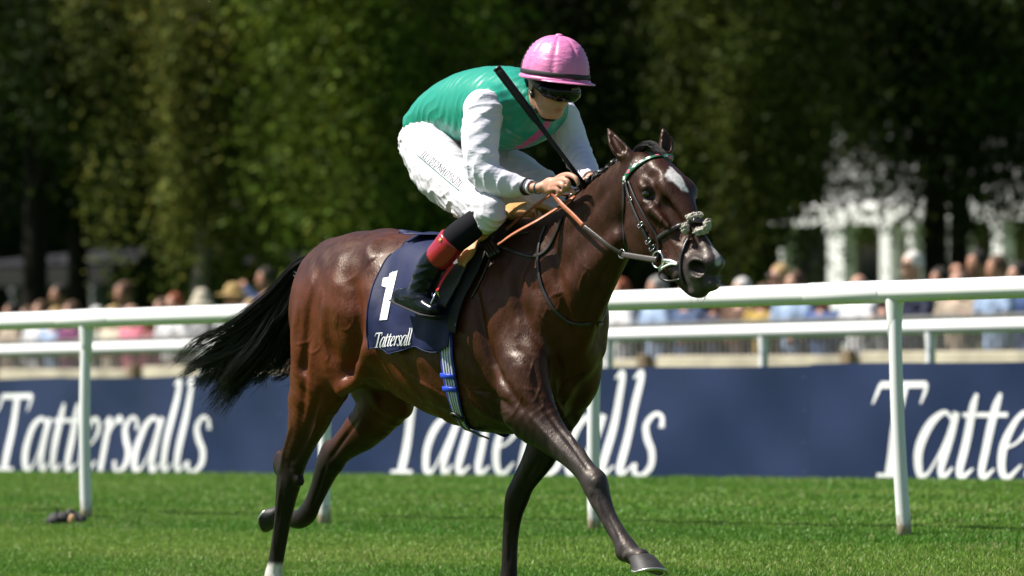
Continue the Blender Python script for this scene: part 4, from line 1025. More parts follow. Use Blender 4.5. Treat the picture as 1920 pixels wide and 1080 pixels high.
# bit
for mir in (False, True):
    c, n_ = onH(1238, 487, .012); 
    if mir: c = c * [1, -1, 1]; n_ = n_ * [1, -1, 1]
    n_ = n_ + np.array([0, -1 if not mir else 1, 0]) * 1.5; n_ /= np.linalg.norm(n_)
    a = np.cross(n_, [0, 0, 1.0]); a /= np.linalg.norm(a); b = np.cross(n_, a)
    mb = MB(); mb.tube([c + .031 * (math.cos(t) * a + math.sin(t) * b) for t in np.linspace(0, 2 * PI, 29)], .0042, n=8, up=tuple(n_)); mb.obj('bit_ring', m_met, br)
mb = MB(); P, N = strap_pts([(1246, 489), (1260, 491), (1273, 495)], .006, 5); mb.tube(P, np.linspace(.011, .006, len(P)), n=10, up=N); mb.obj('mouthpiece', m_met, br)
mb = MB(); P, N = strap_pts([(1241, 504), (1250, 500), (1262, 496), (1274, 497)], .012, 5); mb.tube(P, .0045, n=8); mb.obj('lip_strap', m_whp, br)
y0 = onH(1262, 500, .01)[0][1]
mb = MB(); mb.tube(catmull([L(1243, 506, y0), L(1236, 513, y0), L(1239, 522, y0), L(1254, 527, y0 + .01), L(1275, 524, y0 + .01)], 6), .0045, n=8); mb.obj('curb_strap', m_lea, br)
# sheepskin pads
for (u, v, rx, ry, an) in ((1301, 409, .036, .015, 10), (1291, 426, .017, .022, 0), (1315, 437, .034, .015, 15), (1326, 421, .015, .024, -10)):
    p, n_ = onH(u, v, .014)
    if p is None: p, n_ = L(u, v, -.01), np.array([.8, -.3, .5])
    f = Field(p - .06, p + .06, .0035); a_ = math.radians(an); e1 = np.array([math.cos(a_) * XH[0] * 0 + .608 * math.cos(a_), .794 * math.cos(a_), math.sin(a_)])
    f.ell(p, (rx, ry, .016), .01, ax=(e1, (0.1, 0, 1)))
    f.displace(lambda x, y, z: (.0022 * (np.sin(x * 420 + 2 * np.sin(z * 300)) + np.sin(y * 380 + z * 250) + np.sin(z * 450 - x * 200))).astype(np.float32), p - .06, p + .06)
    V, F = f.mesh(1); link('sheepskin', npmesh('sheepskin', V, F, [m_sheep]), br)
mb = MB(); strap(mb, [(1300, 417), (1309, 421), (1317, 424)], .022, off=.024); mb.obj('nose_knot', m_lea, br)
# reins
rn = hempty('reins', 'tan and brown reins running from the bit ring back to the rider hands', 'reins')
p0, n0 = onH(1230, 486, .016); yR = p0[1]
def line3(pts, n=6): return catmull([L(u, v, y) for u, v, y in pts], n)
mb = MB(); P = line3([(1231, 487, yR), (1215, 485, yR - .002), (1190, 481, yR - .004), (1166, 477, yR - .006)]); mb.tube(P, .0115, n=10, flat=.3, up=(0, -1, 0.2)); mb.obj('rein_end', m_lea2, rn)
mb = MB(); P = line3([(1166, 477, yR - .006), (1140, 460, -.11), (1115, 440, -.125), (1094, 424, -.135)]); mb.tube(P, .0085, n=10, flat=.4, up=(0, -1, 0.2)); mb.obj('rein_leather', m_lea2, rn)
mb = MB(); P = line3([(1094, 424, -.135), (1075, 404, -.14), (1053, 383, -.145), (1036, 362, -.14)]); mb.tube(P, .0095, n=10, flat=.45, up=(0, -1, 0.2)); mb.obj('rubber_grip', m_tan, rn)
mb = MB(); P = line3([(1078, 368, -.05), (1050, 387, -.10), (1010, 412, -.17), (965, 437, -.215), (934, 458, -.245)]); mb.tube(P, .0115, n=10, flat=.4, up=(0, -.6, 0.8)); mb.obj('rubber_grip', m_tan, rn)
mb = MB(); P = line3([(1034, 364, -.13), (1008, 382, -.12), (975, 408, -.10), (950, 430, -.12)]); mb.tube(P, .0125, n=10, flat=.4, up=(0, -.6, 0.8)); mb.obj('rubber_grip', m_tan, rn)
mb = MB(); P = line3([(1036, 362, -.14), (1040, 362, -.08), (1070, 366, .0), (1090, 352, .02), (1120, 400, .12), (1170, 450, .12), (1215, 470, .11), (1250, 487, .10)]); mb.tube(P, .0085, n=8, flat=.4, up=(0, 1, 0.2)); mb.obj('rubber_grip', m_tan, rn)
mb = MB(); c = L(1166, 476, yR - .004); mb.tube([c + np.array([.004 * math.sin(t), .0, 0]) + .017 * (math.cos(t) * np.array([.35, 0, .93]) + math.sin(t) * np.array([.9, 0, -.3])) for t in np.linspace(0, 2 * PI, 21)], .0022, n=6, up=(0, 1, 0)); mb.obj('rein_ring', m_met, rn)
# breast girth straps
bs = hempty('breastplate', 'thin black breastplate straps looped round the shoulder and chest', 'breastplate')
for mir in (False, True):
    mb = MB(); strap(mb, [(1024, 424), (1013, 450), (1009, 485), (1012, 520), (1022, 552), (1040, 582), (1060, 600), (1078, 607), (1100, 608), (1108, 604)], .014, n=5, mirror=mir); mb.obj('neck_strap', m_lea, bs)
    mb = MB(); strap(mb, [(936, 463), (960, 470), (985, 479), (1008, 480), (1026, 468), (1043, 438), (1055, 408)], .014 if not mir else .012, n=5, mirror=mir, thick=.004); mb.obj('shoulder_strap', m_lea, bs)
mb = MB(); strap(mb, [(936, 455), (955, 447), (975, 440), (992, 437)], .008, n=5); mb.obj('tie', m_lea, bs)
mb = MB(); strap(mb, [(925, 470), (912, 505), (898, 535), (884, 560)], .008, n=5); mb.obj('tie', m_lea, bs)
# ---- draped sheets
def patch(rows, nu, nv, off, wob=None, bvh=None, back=.0):
    """rows: list of ((u,v) left, (u,v) right) from top to bottom"""
    A = catmull(np.array([r[0] for r in rows], float), max(1, nv // (len(rows) - 1))); B = catmull(np.array([r[1] for r in rows], float), max(1, nv // (len(rows) - 1)))
    V = []; N = []; nr = len(A)
    for j in range(nr):
        for i in range(nu + 1):
            t = i / nu; q = A[j] * (1 - t) + B[j] * t
            o = off + (wob(t, j / (nr - 1)) if wob else 0); p, n = onH(q[0], q[1], o, bvh)
            if p is None: p, n = (L(q[0], q[1], V[-1][1]), N[-1]) if V else (L(q[0], q[1], -.1), np.array([0, -1, .3]))
            V.append(p); N.append(n)
    V = np.array(V).reshape(nr, nu + 1, 3)
    for _ in range(3): V[1:-1, 1:-1] = (V[:-2, 1:-1] + V[2:, 1:-1] + V[1:-1, :-2] + V[1:-1, 2:]) / 4 * .5 + V[1:-1, 1:-1] * .5
    return V
def sheet(V, name, m, parent, thick, mirror=False):
    nr, nc = V.shape[:2]; P = V.reshape(-1, 3).copy()
    if mirror: P[:, 1] *= -1
    q = (np.arange(nr - 1)[:, None] * nc + np.arange(nc - 1)[None]).ravel(); F = np.stack([q, q + nc, q + nc + 1, q + 1], 1)
    if mirror: F = F[:, ::-1]
    o = link(name, npmesh(name, P, F, [m]), parent); s_ = o.modifiers.new('s', 'SOLIDIFY'); s_.thickness = thick; s_.offset = 1; return o
m_cloth = mat('navy_cloth', (0.007, 0.012, 0.052), rough=.62, spec=.25, var=.15, vscale=14, bump=.0015, bscale=26)
m_lw = mat('white_print', (0.78, 0.78, 0.78), rough=.6)
sc_ = hempty('saddle_cloth', 'navy saddle cloth with a white number one below the rider boot', 'saddle cloth')
rows = [((766, 462), (884, 436)), ((732, 483), (886, 468)), ((716, 512), (880, 505)), ((704, 548), (868, 545)), ((698, 588), (857, 585)), ((697, 622), (852, 620)), ((697, 657), (850, 653))]
def wob(t, s): return .012 * s * (.5 + .5 * math.sin(t * 17 + s * 2)) + .005 * math.sin(t * 9 - s * 8) + .016 * max(0, s - .8) * (1 + math.sin(t * 21))
CV = patch(rows, 60, 60, .012, wob)
for i in range(CV.shape[1]):   # wavy hem
    t = i / (CV.shape[1] - 1); CV[-1, i, 2] += .012 * math.sin(t * 13 + .5); CV[-2, i, 2] += .006 * math.sin(t * 13 + .5)
sheet(CV, 'cloth', m_cloth, sc_, .004); sheet(CV, 'cloth', m_cloth, sc_, .004, True)
top = CV[0]; V = []
for k in range(13):
    a = k / 12; row = []
    for i in range(0, CV.shape[1], 4):
        p = top[i]; y = p[1] * (1 - 2 * a); h = HBVH.ray_cast(Vector((p[0], y, 2.2)), Vector((0, 0, -1))); z = h[0][2] + .014 if h[0] is not None else p[2]; row.append((p[0], y, z))
    V.append(row)
sheet(np.array(V), 'cloth', m_cloth, sc_, .004)
mbh = MB(); E = np.array([CV[j, 0] for j in range(8, CV.shape[0])]); mbh.tube(E + [0, -.004, 0], .004, n=6); mbh.tube(CV[-1] + [0, -.004, 0], .003, n=6); mbh.obj('hem', m_cloth, sc_)
CT = []; nr, nc = CV.shape[:2]
for j in range(nr - 1):
    for i in range(nc - 1): q = j * nc + i; CT.append((q, q + nc, q + nc + 1, q + 1))
CBVH = BVHTree.FromPolygons([tuple(v) for v in CV.reshape(-1, 3).tolist()], CT)
def px_letters(text, org, ex, ey, slant, m, parent, bvh, off, name='lettering', spread=1.0, fallback=None, strips=None, wt=1.0):
    """org pixel of the baseline start, ex / ey pixel vectors of one cap height along and up"""
    if strips is None: strips, _ = lettering(text, slant, 6, spread)
    if wt != 1: strips = [((A + B) / 2 + (A - B) / 2 * wt, (A + B) / 2 - (A - B) / 2 * wt) for A, B in strips]
    def fn(x, y, h):
        u = org[0] + ex[0] * x + ey[0] * y; v = org[1] + ex[1] * x + ey[1] * y
        p, n = onH(u, v, off + h, bvh)
        if p is None: p, n = onH(u, v, off + h)
        if p is None: return L(u, v, -.3)
        return p
    V, F = letter_mesh(strips, fn, .0004); 
    mb = MB(); mb.add(V, F, False); return mb.obj(name, m, parent)
px_letters('Tattersall', (703, 651), (20.5, -1.5), (3.5, -27), .12, m_lw, sc_, CBVH, .007, spread=.93)
one = [(np.array([(.02, .86), (.30, .88), (.42, 1.0)]), np.array([(.0, .70), (.25, .66), (.40, .66)])), (np.array([(.30, .95), (.18, .5), (.10, .0)]), np.array([(.62, 1.0), (.50, .5), (.42, .0)]))]
px_letters('', (710, 601), (44, -2), (11, -91), 0, m_lw, sc_, CBVH, .007, 'number', strips=one)
# ---- saddle, girth, stirrups
m_sad = mat('charcoal_saddle', (0.062, 0.062, 0.063), rough=.55, spec=.3, var=.12, vscale=20, bump=.0006, bscale=300)
m_sand = mat('sand_leather', (0.50, 0.27, 0.09), rough=.5, var=.15, vscale=14, bump=.0015, bscale=20)
m_red = mat('red_pad', (0.55, 0.012, 0.018), rough=.5)
m_blk = mat('black_fabric_pad', (0.012, 0.012, 0.013), rough=.75)
sd = hempty('saddle', 'small racing saddle with charcoal flap and sand leather pommel', 'saddle')
rows = [((884, 470), (912, 452)), ((862, 487), (902, 478)), ((838, 503), (893, 503)), ((814, 519), (881, 528)), ((826, 545), (868, 552)), ((841, 577), (852, 582))]
FV = patch(rows, 20, 30, .050)
for mir in (False, True): sheet(FV, 'flap', m_sad, sd, .007, mir)
rows = [((880, 486), (925, 462)), ((872, 520), (905, 510)), ((862, 560), (880, 556)), ((850, 590), (866, 598)), ((850, 620), (862, 625))]
PV = patch(rows, 14, 24, .022)
for mir in (False, True): sheet(PV, 'pad', m_blk, sd, .006, mir)
rows = [((908, 437), (918, 446)), ((890, 452), (905, 462)), ((868, 474), (886, 482)), ((846, 500), (862, 508)), ((826, 512), (842, 520))]
RV = patch(rows, 8, 24, .034)
for mir in (False, True): sheet(RV, 'red_edge', m_red, sd, .006, mir)
rows = [((886, 508), (893, 510)), ((884, 488), (903, 492)), ((885, 468), (915, 470)), ((890, 452), (934, 455)), ((910, 447), (952, 439)), ((938, 428), (970, 423)), ((962, 411), (988, 409))]
SV = patch(rows, 16, 36, .064)
for j in range(SV.shape[0]): SV[j, :, 1] -= .010 * np.sin(np.linspace(0, PI, SV.shape[1]))
for mir in (False, True): bevel(sheet(SV, 'pommel', m_sand, sd, .016, mir), .006, 3)
mb = MB(); mb.tube(SV[:, 0] + [0, -.006, 0], .009, n=8); mb.tube(SV[18, :] + [0, -.012, 0], .008, n=8); mb.obj('welt', m_sand, sd)
f = Field((-.2, -.45, 1.0), (.75, .45, 1.8), .007)
f.sweep([L(870, 442, 0), L(905, 436, 0), L(940, 420, 0), L(975, 402, 0)], [(.11, .016), (.12, .018), (.12, .02), (.09, .018)], k=.03)
V, F = f.mesh(); link('seat', npmesh('seat', V, F, [m_sand]), sd)
# lacing and thong at the pommel
mb = MB()
for k in range(4): 
    p, n_ = onH(914 + 6 * k, 468 - 3.2 * k, .03); q_, _ = onH(908 + 6 * k, 452 - 3.2 * k, .055); r2, _ = onH(922 + 6 * k, 486 - 3.2 * k, .012); mb.tube(catmull([q_, p, r2], 4), .008, n=8)
mb.obj('lacing', m_lea, sd)['kind'] = 'stuff'
mb = MB(); P = []
for u, v in ((905, 466), (885, 474), (868, 487), (856, 500), (848, 512), (843, 518), (850, 520), (860, 514), (868, 500), (878, 486)): P.append(onH(u, v, .055)[0])
mb.tube(catmull(P, 4), .0035, n=7); mb.obj('thong', m_lea, sd)
m_web = mat('blue_webbing', (0.015, 0.035, 0.33), rough=.6, bump=.0008, bscale=200); m_wweb = mat('white_webbing', (0.62, 0.63, 0.66), rough=.7)
m_navyw = mat('navy_webbing', (0.012, 0.016, 0.05), rough=.7)
gi = hempty('girth', 'blue and white striped girth strap round the belly', 'girth')
gp = [(836, 545), (836, 590), (838, 640), (842, 680), (847, 715), (855, 752), (866, 785), (882, 806), (902, 818)]
for mir in (False, True):
    P, N = strap_pts(gp, .010, 6, None, None, mir); wdt = np.interp(np.linspace(0, 1, len(P)), [0, .5, .8, 1], [.040, .036, .026, .016])
    mb = MB(); mb.tube(P, wdt, n=12, flat=.10, up=N); gs = mb.obj('strap', m_web, gi)
    T = np.gradient(P, axis=0); T /= np.linalg.norm(T, axis=1)[:, None]; S_ = np.cross(T, N)
    for k, fo in enumerate((-.62, -.24, .12, .50)):
        mb = MB(); mb.tube(P + S_ * (fo * wdt)[:, None] + N * .0035, wdt * .13, n=6, flat=.35, up=N); mb.obj('stripe', m_wweb, gs)
    if not mir:
        for (u, v) in ((846, 707), (853, 731)):
            i = int(np.argmin([abs(p[2] - L(u, v, p[1])[2]) for p in P])); mb = MB(); a = P[i] + S_[i] * .038 + N[i] * .008; b = P[i] - S_[i] * .034 + N[i] * .008
            mb.tube([a, (a + b) / 2, b], .011, n=8, flat=.35, up=tuple(N[i])); mb.obj('keeper', mat('keeper_blue', (.02, .06, .55), rough=.4), gi)
        i = int(np.argmin([abs(p[2] - L(860, 780, p[1])[2]) for p in P])); mb = MB(); c = P[i] + N[i] * .010
        mb.tube([c + .026 * math.cos(t) * S_[i] + .018 * math.sin(t) * T[i] for t in np.linspace(0, 2 * PI, 17)], .006, n=8, up=tuple(N[i])); mb.obj('buckle', m_lea, gi)
        mb = MB(); P2, N2_ = strap_pts([(858, 770), (872, 796), (893, 812), (915, 822)], .014, 6); mb.tube(P2, .009, n=8, flat=.4, up=N2_); mb.obj('billet', m_lea, gi)
stp = hempty('stirrup', 'polished stirrup iron under the rider boot', 'stirrup')
YB = -.345
mb = MB(); mb.tube([L(819, 545, YB + .0), L(810, 565, YB - .012), L(800, 592, YB - .02)], [.0045, .006, .0055], n=8, flat=.6); mb.tube([L(819, 545, YB), L(826, 568, YB + .06), L(824, 594, YB + .09)], [.0045, .006, .0055], n=8, flat=.6)
mb.obj('iron', m_met, stp)
mb = MB(); mb.tube([L(797, 594, YB - .022), L(812, 597, YB + .04), L(826, 596, YB + .092)], .016, n=10, flat=.3, up=(0, 0, 1)); mb.obj('tread', m_blk, stp)
mb = MB(); mb.tube(line3([(819, 546, YB), (832, 520, -.325), (850, 495, -.315)]), .009, n=8, flat=.3, up=(0, -1, 0)); mb.obj('stirrup_leather', m_red, stp)

# ================================================================== RIDER
JR = .0055 if DEV else .0038
rd = hempty('jockey', 'jockey in emerald silks, white sleeves and pink cap crouched over the bay horse', 'person')
C0 = L(1033, 160, -.01)
hf_ = np.array([.93, -.10, -.36]); hf_ /= np.linalg.norm(hf_); hl = np.cross([.36, 0, .93], hf_); hl /= np.linalg.norm(hl); hu = np.cross(hf_, hl)
def HP(a, b, c): return C0 + hf_ * a + hl * b + hu * c       # head space: forward, left, up
m_skin = mat('skin', (0.52, 0.27, 0.185), rough=.48, spec=.4, sss=.15, var=.10, vscale=30, bump=.0008, bscale=110)
def head_field(f, C0=None):
    A = (hf_, hl)
    f.ell(HP(-.012, 0, .035), (.098, .077, .095), .02, ax=A)
    f.ell(HP(.028, 0, -.045), (.066, .060, .068), .03, ax=A)
    f.ell(HP(.055, 0, -.092), (.028, .030, .024), .025, ax=A)     # chin
    for s in (-1, 1):
        f.sweep([HP(-.012, s * .062, -.035), HP(.005, s * .056, -.072), HP(.045, s * .030, -.100)], [.020, .018, .016], k=.025)   # jaw
        f.ell(HP(.060, s * .040, -.022), (.022, .020, .020), .02, ax=A)   # cheek
        f.ell(HP(.078, s * .030, .006), (.014, .016, .012), .012, ax=A, op='sub')  # eye hollow
        f.ell(HP(.068, s * .030, .006), (.013, .014, .010), .006, ax=A)   # eyelid
        f.ell(HP(-.014, s * .078, -.004), (.019, .008, .031), .006, ax=(hf_ + .25 * hu, hl))   # ear
        f.ell(HP(-.010, s * .088, -.002), (.010, .006, .018), .005, ax=(hf_ + .25 * hu, hl), op='sub')
        f.ell(HP(.096, s * .011, -.040), (.010, .008, .007), .007, ax=A)   # nostril wing
    f.ell(HP(.078, 0, .028), (.022, .045, .012), .02, ax=A)       # brow
    f.sweep([HP(.080, 0, .014), HP(.092, 0, -.012), HP(.106, 0, -.034)], [.009, .010, .012], k=.012)  # nose
    f.sweep([HP(.088, -.018, -.064), HP(.094, 0, -.061), HP(.088, .018, -.064)], [.005, .007, .005], k=.006)   # lips
    f.sweep([HP(.085, -.015, -.074), HP(.090, 0, -.074), HP(.085, .015, -.074)], [.005, .008, .005], k=.006)
    f.sweep([HP(.094, -.022, -.069), HP(.099, 0, -.0685), HP(.094, .022, -.069)], [.0018, .0022, .0018], k=.003, op='sub')
    f.sweep([HP(-.03, 0, -.05), L(990, 205, 0), L(965, 215, 0)], [.056, .058, .07], k=.03)  # neck
def arm_pts(s):
    if s < 0: return [L(908, 205, -.19), L(900, 262, -.235), L(908, 322, -.245), L(945, 345, -.20), L(988, 351, -.145)]
    return [L(1050, 215, .19), L(1068, 255, .215), L(1082, 290, .21), L(1096, 315, .15), L(1106, 334, .08)]
def fingers(f, s):
    if s < 0:
        W_ = L(1002, 352, -.14)
        f.sweep([L(975, 350, -.155), W_, L(1018, 351, -.135)], [(.026, .022), (.024, .019), (.026, .020)], k=.01)
        f.ell(L(1030, 349, -.130), (.046, .020, .034), .014, ax=(L(1046, 344, -.13) - L(1016, 353, -.13), (0, 1, 0)))
        Y = -.125
        f.sweep([L(1040, 338, Y), L(1054, 330, Y), L(1068, 328, Y), L(1079, 334, Y), L(1084, 343, Y + .004)], [.0115, .0118, .0105, .0098, .0082], k=.007)     # index
        f.sweep([L(1038, 342, Y - .015), L(1053, 337, Y - .018), L(1064, 340, Y - .018), L(1066, 349, Y - .014), L(1060, 354, Y - .006)], [.0115, .0115, .0102, .0095, .0082], k=.006)
        f.sweep([L(1036, 348, Y - .018), L(1050, 345, Y - .026), L(1057, 350, Y - .026), L(1056, 358, Y - .018), L(1049, 359, Y - .008)], [.0112, .011, .010, .0092, .008], k=.006)
        f.sweep([L(1032, 355, Y - .016), L(1044, 354, Y - .026), L(1049, 360, Y - .024), L(1046, 366, Y - .016), L(1039, 365, Y - .006)], [.0105, .010, .0092, .0085, .0075], k=.006)
        f.sweep([L(1034, 352, Y + .012), L(1050, 352, Y + .018), L(1065, 354, Y + .010), L(1077, 361, Y + .004)], [.014, .0125, .0108, .0088], k=.01)   # thumb
    else:
        W_ = L(1108, 334, .07)
        f.sweep([L(1104, 325, .10), W_], [.024, .024], k=.01)
        f.ell(L(1104, 343, .045), (.034, .034, .022), .014, ax=((1, -.4, -.3), (0, 1, 0)))
        for j in range(4):
            y = .055 - .020 * j; f.sweep([L(1108 - 3 * j, 338, y), L(1114 - 4 * j, 345, y - .006), L(1108 - 4 * j, 353, y - .008), L(1100 - 3 * j, 350, y - .004)], [.011, .0108, .0098, .0082], k=.006)
        f.sweep([L(1100, 340, .03), L(1094, 346, .0), L(1092, 355, -.012)], [.0135, .0115, .009], k=.008)
def inner_body():
    f = Field((-.25, -.45, 1.05), (1.12, .42, 2.25), JR)
    head_field(f)
    f.sweep([L(822, 258, 0), L(860, 232, 0), L(905, 212, 0), L(945, 205, 0), L(975, 205, 0)], [(.09, .05), (.09, .06), (.11, .08), (.12, .08), (.10, .07)], k=.03)
    for s in (-1, 1):
        P = arm_pts(s); f.sweep(P, [.048, .044, .040, .034, .025], k=.03); fingers(f, s)
        K = [L(820, 280, -.10), L(858, 335, -.17), L(914, 395, -.235), L(862, 446, -.30), L(803, 520, -.335)]
        if s > 0: K = [k_ * [1, -1, 1] for k_ in K]
        f.sweep(K[:3], [.06, .055, .045], k=.04); f.sweep(K[2:], [.05, .045, .032], k=.03)
    return f
f = inner_body(); V, F = f.mesh(1); del f
N_ = vnormals(V, F)
# skin tint: redder nose, ears and knuckles
sk = np.tile(np.array([[.52, .27, .185]]), (len(V), 1)); 
for c, r in ((HP(.10, 0, -.03), .022), (HP(-.014, -.08, 0), .03), (L(1050, 345, -.14), .045), (HP(.06, -.05, -.035), .03)):
    k = np.clip(1 - np.linalg.norm(V - c, axis=1) / r, 0, 1)[:, None] * .5; sk = sk * (1 - k) + np.array([.55, .20, .14]) * k
c = HP(.098, 0, -.069); dd = (V - c); k = np.clip(1.4 - np.sqrt(((dd @ hl) / .022) ** 2 + ((dd @ hu) / .010) ** 2 + ((dd @ hf_) / .02) ** 2), 0, 1)[:, None]; sk = sk * (1 - k) + np.array([.42, .14, .11]) * k
m_skin2 = mat('skin_tinted', (0.52, 0.27, 0.185), rough=.48, spec=.4, sss=.12, var=.10, vscale=40, bump=.0008, bscale=120, attr=True)
jb = link('body', npmesh('jockey_body', V, F, [m_skin2], colors=sk), rd)
# --- hair at the nape and temples
m_hairj = mat('brown_hair', (0.035, 0.020, 0.012), rough=.6)
f = Field(C0 - .16, C0 + .16, .005); A = (hf_, hl); f.ell(HP(-.03, 0, .03), (.088, .0815, .088), .01, ax=A); f.ell(HP(.09, 0, .0), (.09, .2, .2), .01, ax=A, op='sub'); f.ell(HP(-.03, 0, .15), (.25, .25, .10), .01, ax=A, op='sub')
V, F = f.mesh(); link('hair', npmesh('hair', V, F, [m_hairj]), rd)
# --- silks: body
m_silk = mat('emerald_silk', (0.016, 0.27, 0.19), rough=.34, spec=.5, attr=True, bump=.006, bscale=14, stretch=(1, 1, .5))
m_slv = mat('white_sleeve', (0.70, 0.685, 0.78), rough=.5, spec=.25, bump=.005, bscale=20, stretch=(1, 1, 2.2))
def folds(amp, fr, dv, seed):
    dv = np.array(dv, float); dv /= np.linalg.norm(dv); o = np.cross(dv, [.3, 1, .2]); rs = np.random.default_rng(seed).random(6) * 6
    def fn(x, y, z):
        a = x * dv[0] + y * dv[1] + z * dv[2]; b = x * o[0] + y * o[1] + z * o[2]
        w1 = np.sin(a * fr + 2.2 * np.sin(b * 13 + rs[0]) + 1.5 * np.sin(b * 31 + a * 9 + rs[1]))
        w2 = np.sin(a * fr * 1.9 + 2.6 * np.sin(b * 21 + rs[2]) + rs[3]); m_ = .5 + .5 * np.sin(a * 9 + b * 11 + rs[4] + 2 * np.sin(b * 17))
        w1 = 1 - 2 * np.sqrt(np.abs(w1) + .02)
        return (-amp * (m_ * w1 * .9 + .45 * (1 - m_) * w2)).astype(np.float32)
    return fn
f = Field((-.2, -.34, 1.2), (1.05, .34, 2.3), JR)
f.sweep([L(812, 232, 0), L(836, 214, 0), L(868, 206, 0), L(904, 202, 0), L(942, 200, 0), L(974, 200, 0), L(998, 200, 0)],
        [(.140, .082), (.148, .108), (.158, .140), (.168, .158), (.175, .160), (.160, .142), (.10, .09)], k=.03, sub=5)
f.sweep([L(905, 240, 0), L(950, 248, 0), L(995, 240, 0)], [(.13, .05), (.14, .06), (.11, .05)], k=.05)   # loose front
for s in (-1, 1):
    a = arm_pts(s)[0]; f.ell(a + np.array([-.01, -s * .035, .01]), (.085, .06, .08), .05)
for s in (-1, 1): f.sweep([L(960, 170, -.06 * s), L(992, 182, -.045 * s), L(1004, 200, -.04 * s)], [.06, .045, .03], k=.04)
f.sweep([HP(-.03, 0, -.03), L(985, 205, 0)], [.064, .060], k=.01, op='sub')
f.displace(folds(.0024, 75, (.75, 0, -.55), 3), (-.2, -.34, 1.2), (1.05, .34, 2.3))
V, F = f.mesh(1); SBV = BVHTree.FromPolygons([tuple(v) for v in V.tolist()], F.tolist())
C = np.tile([[.016, .27, .19]], (len(V), 1)).astype(float)
def pd(pts, bvh):
    P = [onH(u, v, 0, bvh)[0] for u, v in pts]; P = [p for p in P if p is not None]; D = np.full(len(V), 9.0); 
    for a, b in zip(P[:-1], P[1:]): ab = b - a; t = np.clip(((V - a) @ ab) / (ab @ ab + 1e-9), 0, 1); D = np.minimum(D, np.linalg.norm(V - a - t[:, None] * ab, axis=1))
    return D
d_ = np.minimum(pd([(1030, 226), (1018, 244), (998, 262), (972, 278), (950, 284)], SBV) - .020, pd([(832, 256), (855, 264), (880, 272)], SBV) - .014); k = (d_ < 0).astype(float)[:, None]
C = C * (1 - k) + np.array([.52, .09, .25]) * k
silk = link('silks', npmesh('silks', V, F, [m_silk], colors=C), rd)
# --- collar
mb = MB(); ce = L(996, 196, 0); ax_ = (C0 - L(975, 205, 0)); ax_ /= np.linalg.norm(ax_); a = np.cross(ax_, [0, 1, 0]); a /= np.linalg.norm(a); b = np.cross(ax_, a)
mb.tube([HP(-.04, 0, -.075) + .070 * (math.cos(t) * a + math.sin(t) * b) for t in np.linspace(0, 2 * PI, 33)], .010, n=10, up=tuple(ax_), flat=1.6); mb.obj('collar', mat('green_collar', (0.016, .27, .19), rough=.4), rd)
# --- sleeves
for s in (-1, 1):
    P = arm_pts(s); lo = np.min(P, 0) - .14; hi = np.max(P, 0) + .14; f = Field(lo, hi, JR)
    if s < 0: f.sweep(P, [(.082, .082), (.074, .076), (.066, .070), (.054, .056), (.036, .036)], k=.02, sub=5)
    else: f.sweep(P, [(.074, .074), (.066, .066), (.060, .062), (.050, .052), (.040, .040)], k=.02, sub=5)
    f.displace(folds(.0045, 60, (P[-1] - P[0]) + [.12, .0, .1], 5 + s), lo, hi); f.displace(folds(.003, 38, (P[-1] - P[0]) * [1, .2, -1], 15 + s), lo, hi)
    f.sweep([P[-1] - (P[-1] - P[-2]) * .02, P[-1] + (P[-1] - P[-2]) * .7], [.030, .03], k=.004, op='sub')
    V, F = f.mesh(1); link('sleeve', npmesh('sleeve', V, F, [m_slv]), rd)
# --- breeches
m_bre = mat('white_breeches', (0.64, 0.615, 0.66), rough=.6, spec=.2, bump=.005, bscale=16, stretch=(1, 1, 1.8))
f = Field((-.3, -.42, 1.15), (.85, .42, 1.95), JR)
f.sweep([L(822, 250, 0), L(816, 268, 0), L(820, 285, 0)], [(.155, .10), (.165, .115), (.16, .10)], k=.03)
KN = {}
for s in (-1, 1):
    K = [L(808, 278, -.095), L(822, 312, -.135), L(852, 345, -.175), L(888, 378, -.215), L(916, 398, -.24), L(908, 412, -.25)]
    if s > 0: K = [k_ * [1, -1, 1] for k_ in K]
    f.sweep(K, [(.105, .125), (.105, .125), (.092, .108), (.078, .088), (.066, .074), (.056, .060)], k=.05, sub=5)
_ta, _tb = L(786, 292, -.2), L(872, 356, -.26)
def calm(fn):
    def g(x, y, z):
        ax_, az_ = _tb[0] - _ta[0], _tb[2] - _ta[2]; t = np.clip(((x - _ta[0]) * ax_ + (z - _ta[2]) * az_) / (ax_ ** 2 + az_ ** 2), 0, 1)
        d2 = (x - _ta[0] - t * ax_) ** 2 + (z - _ta[2] - t * az_) ** 2; return (fn(x, y, z) * (1 - .9 * np.exp(-d2 / .0022) * (y < 0))).astype(np.float32)
    return g
f.displace(calm(folds(.004, 95, (.7, 0, .5), 31)), (-.3, -.42, 1.15), (.85, .42, 1.95)); f.displace(calm(folds(.0060, 60, (.2, 0, 1), 11)), (-.3, -.42, 1.15), (.85, .42, 1.95))
V, F = f.mesh(1); BBV = BVHTree.FromPolygons([tuple(v) for v in V.tolist()], F.tolist())
link('breeches', npmesh('breeches', V, F, [m_bre]), rd)
m_dk = mat('grey_print', (0.035, 0.04, 0.045), rough=.7); m_gl = mat('green_print', (0.01, 0.16, 0.09), rough=.7)
e_ = np.array([79.0, 66.0]); e_ /= np.linalg.norm(e_); up_ = np.array([e_[1], -e_[0]])
px_letters('JUDDMONTE', (789, 293), e_ * 15.8, up_ * 14.5, 0, m_dk, rd, BBV, .006, spread=1.0, wt=.95)
mb = MB(); P, N = strap_pts([(783, 291), (810, 314), (838, 338), (862, 358)], .003, 6, BBV); mb.tube(P, .0016, n=6, flat=.5, up=N); mb.obj('piping', m_gl, rd)
mb = MB()
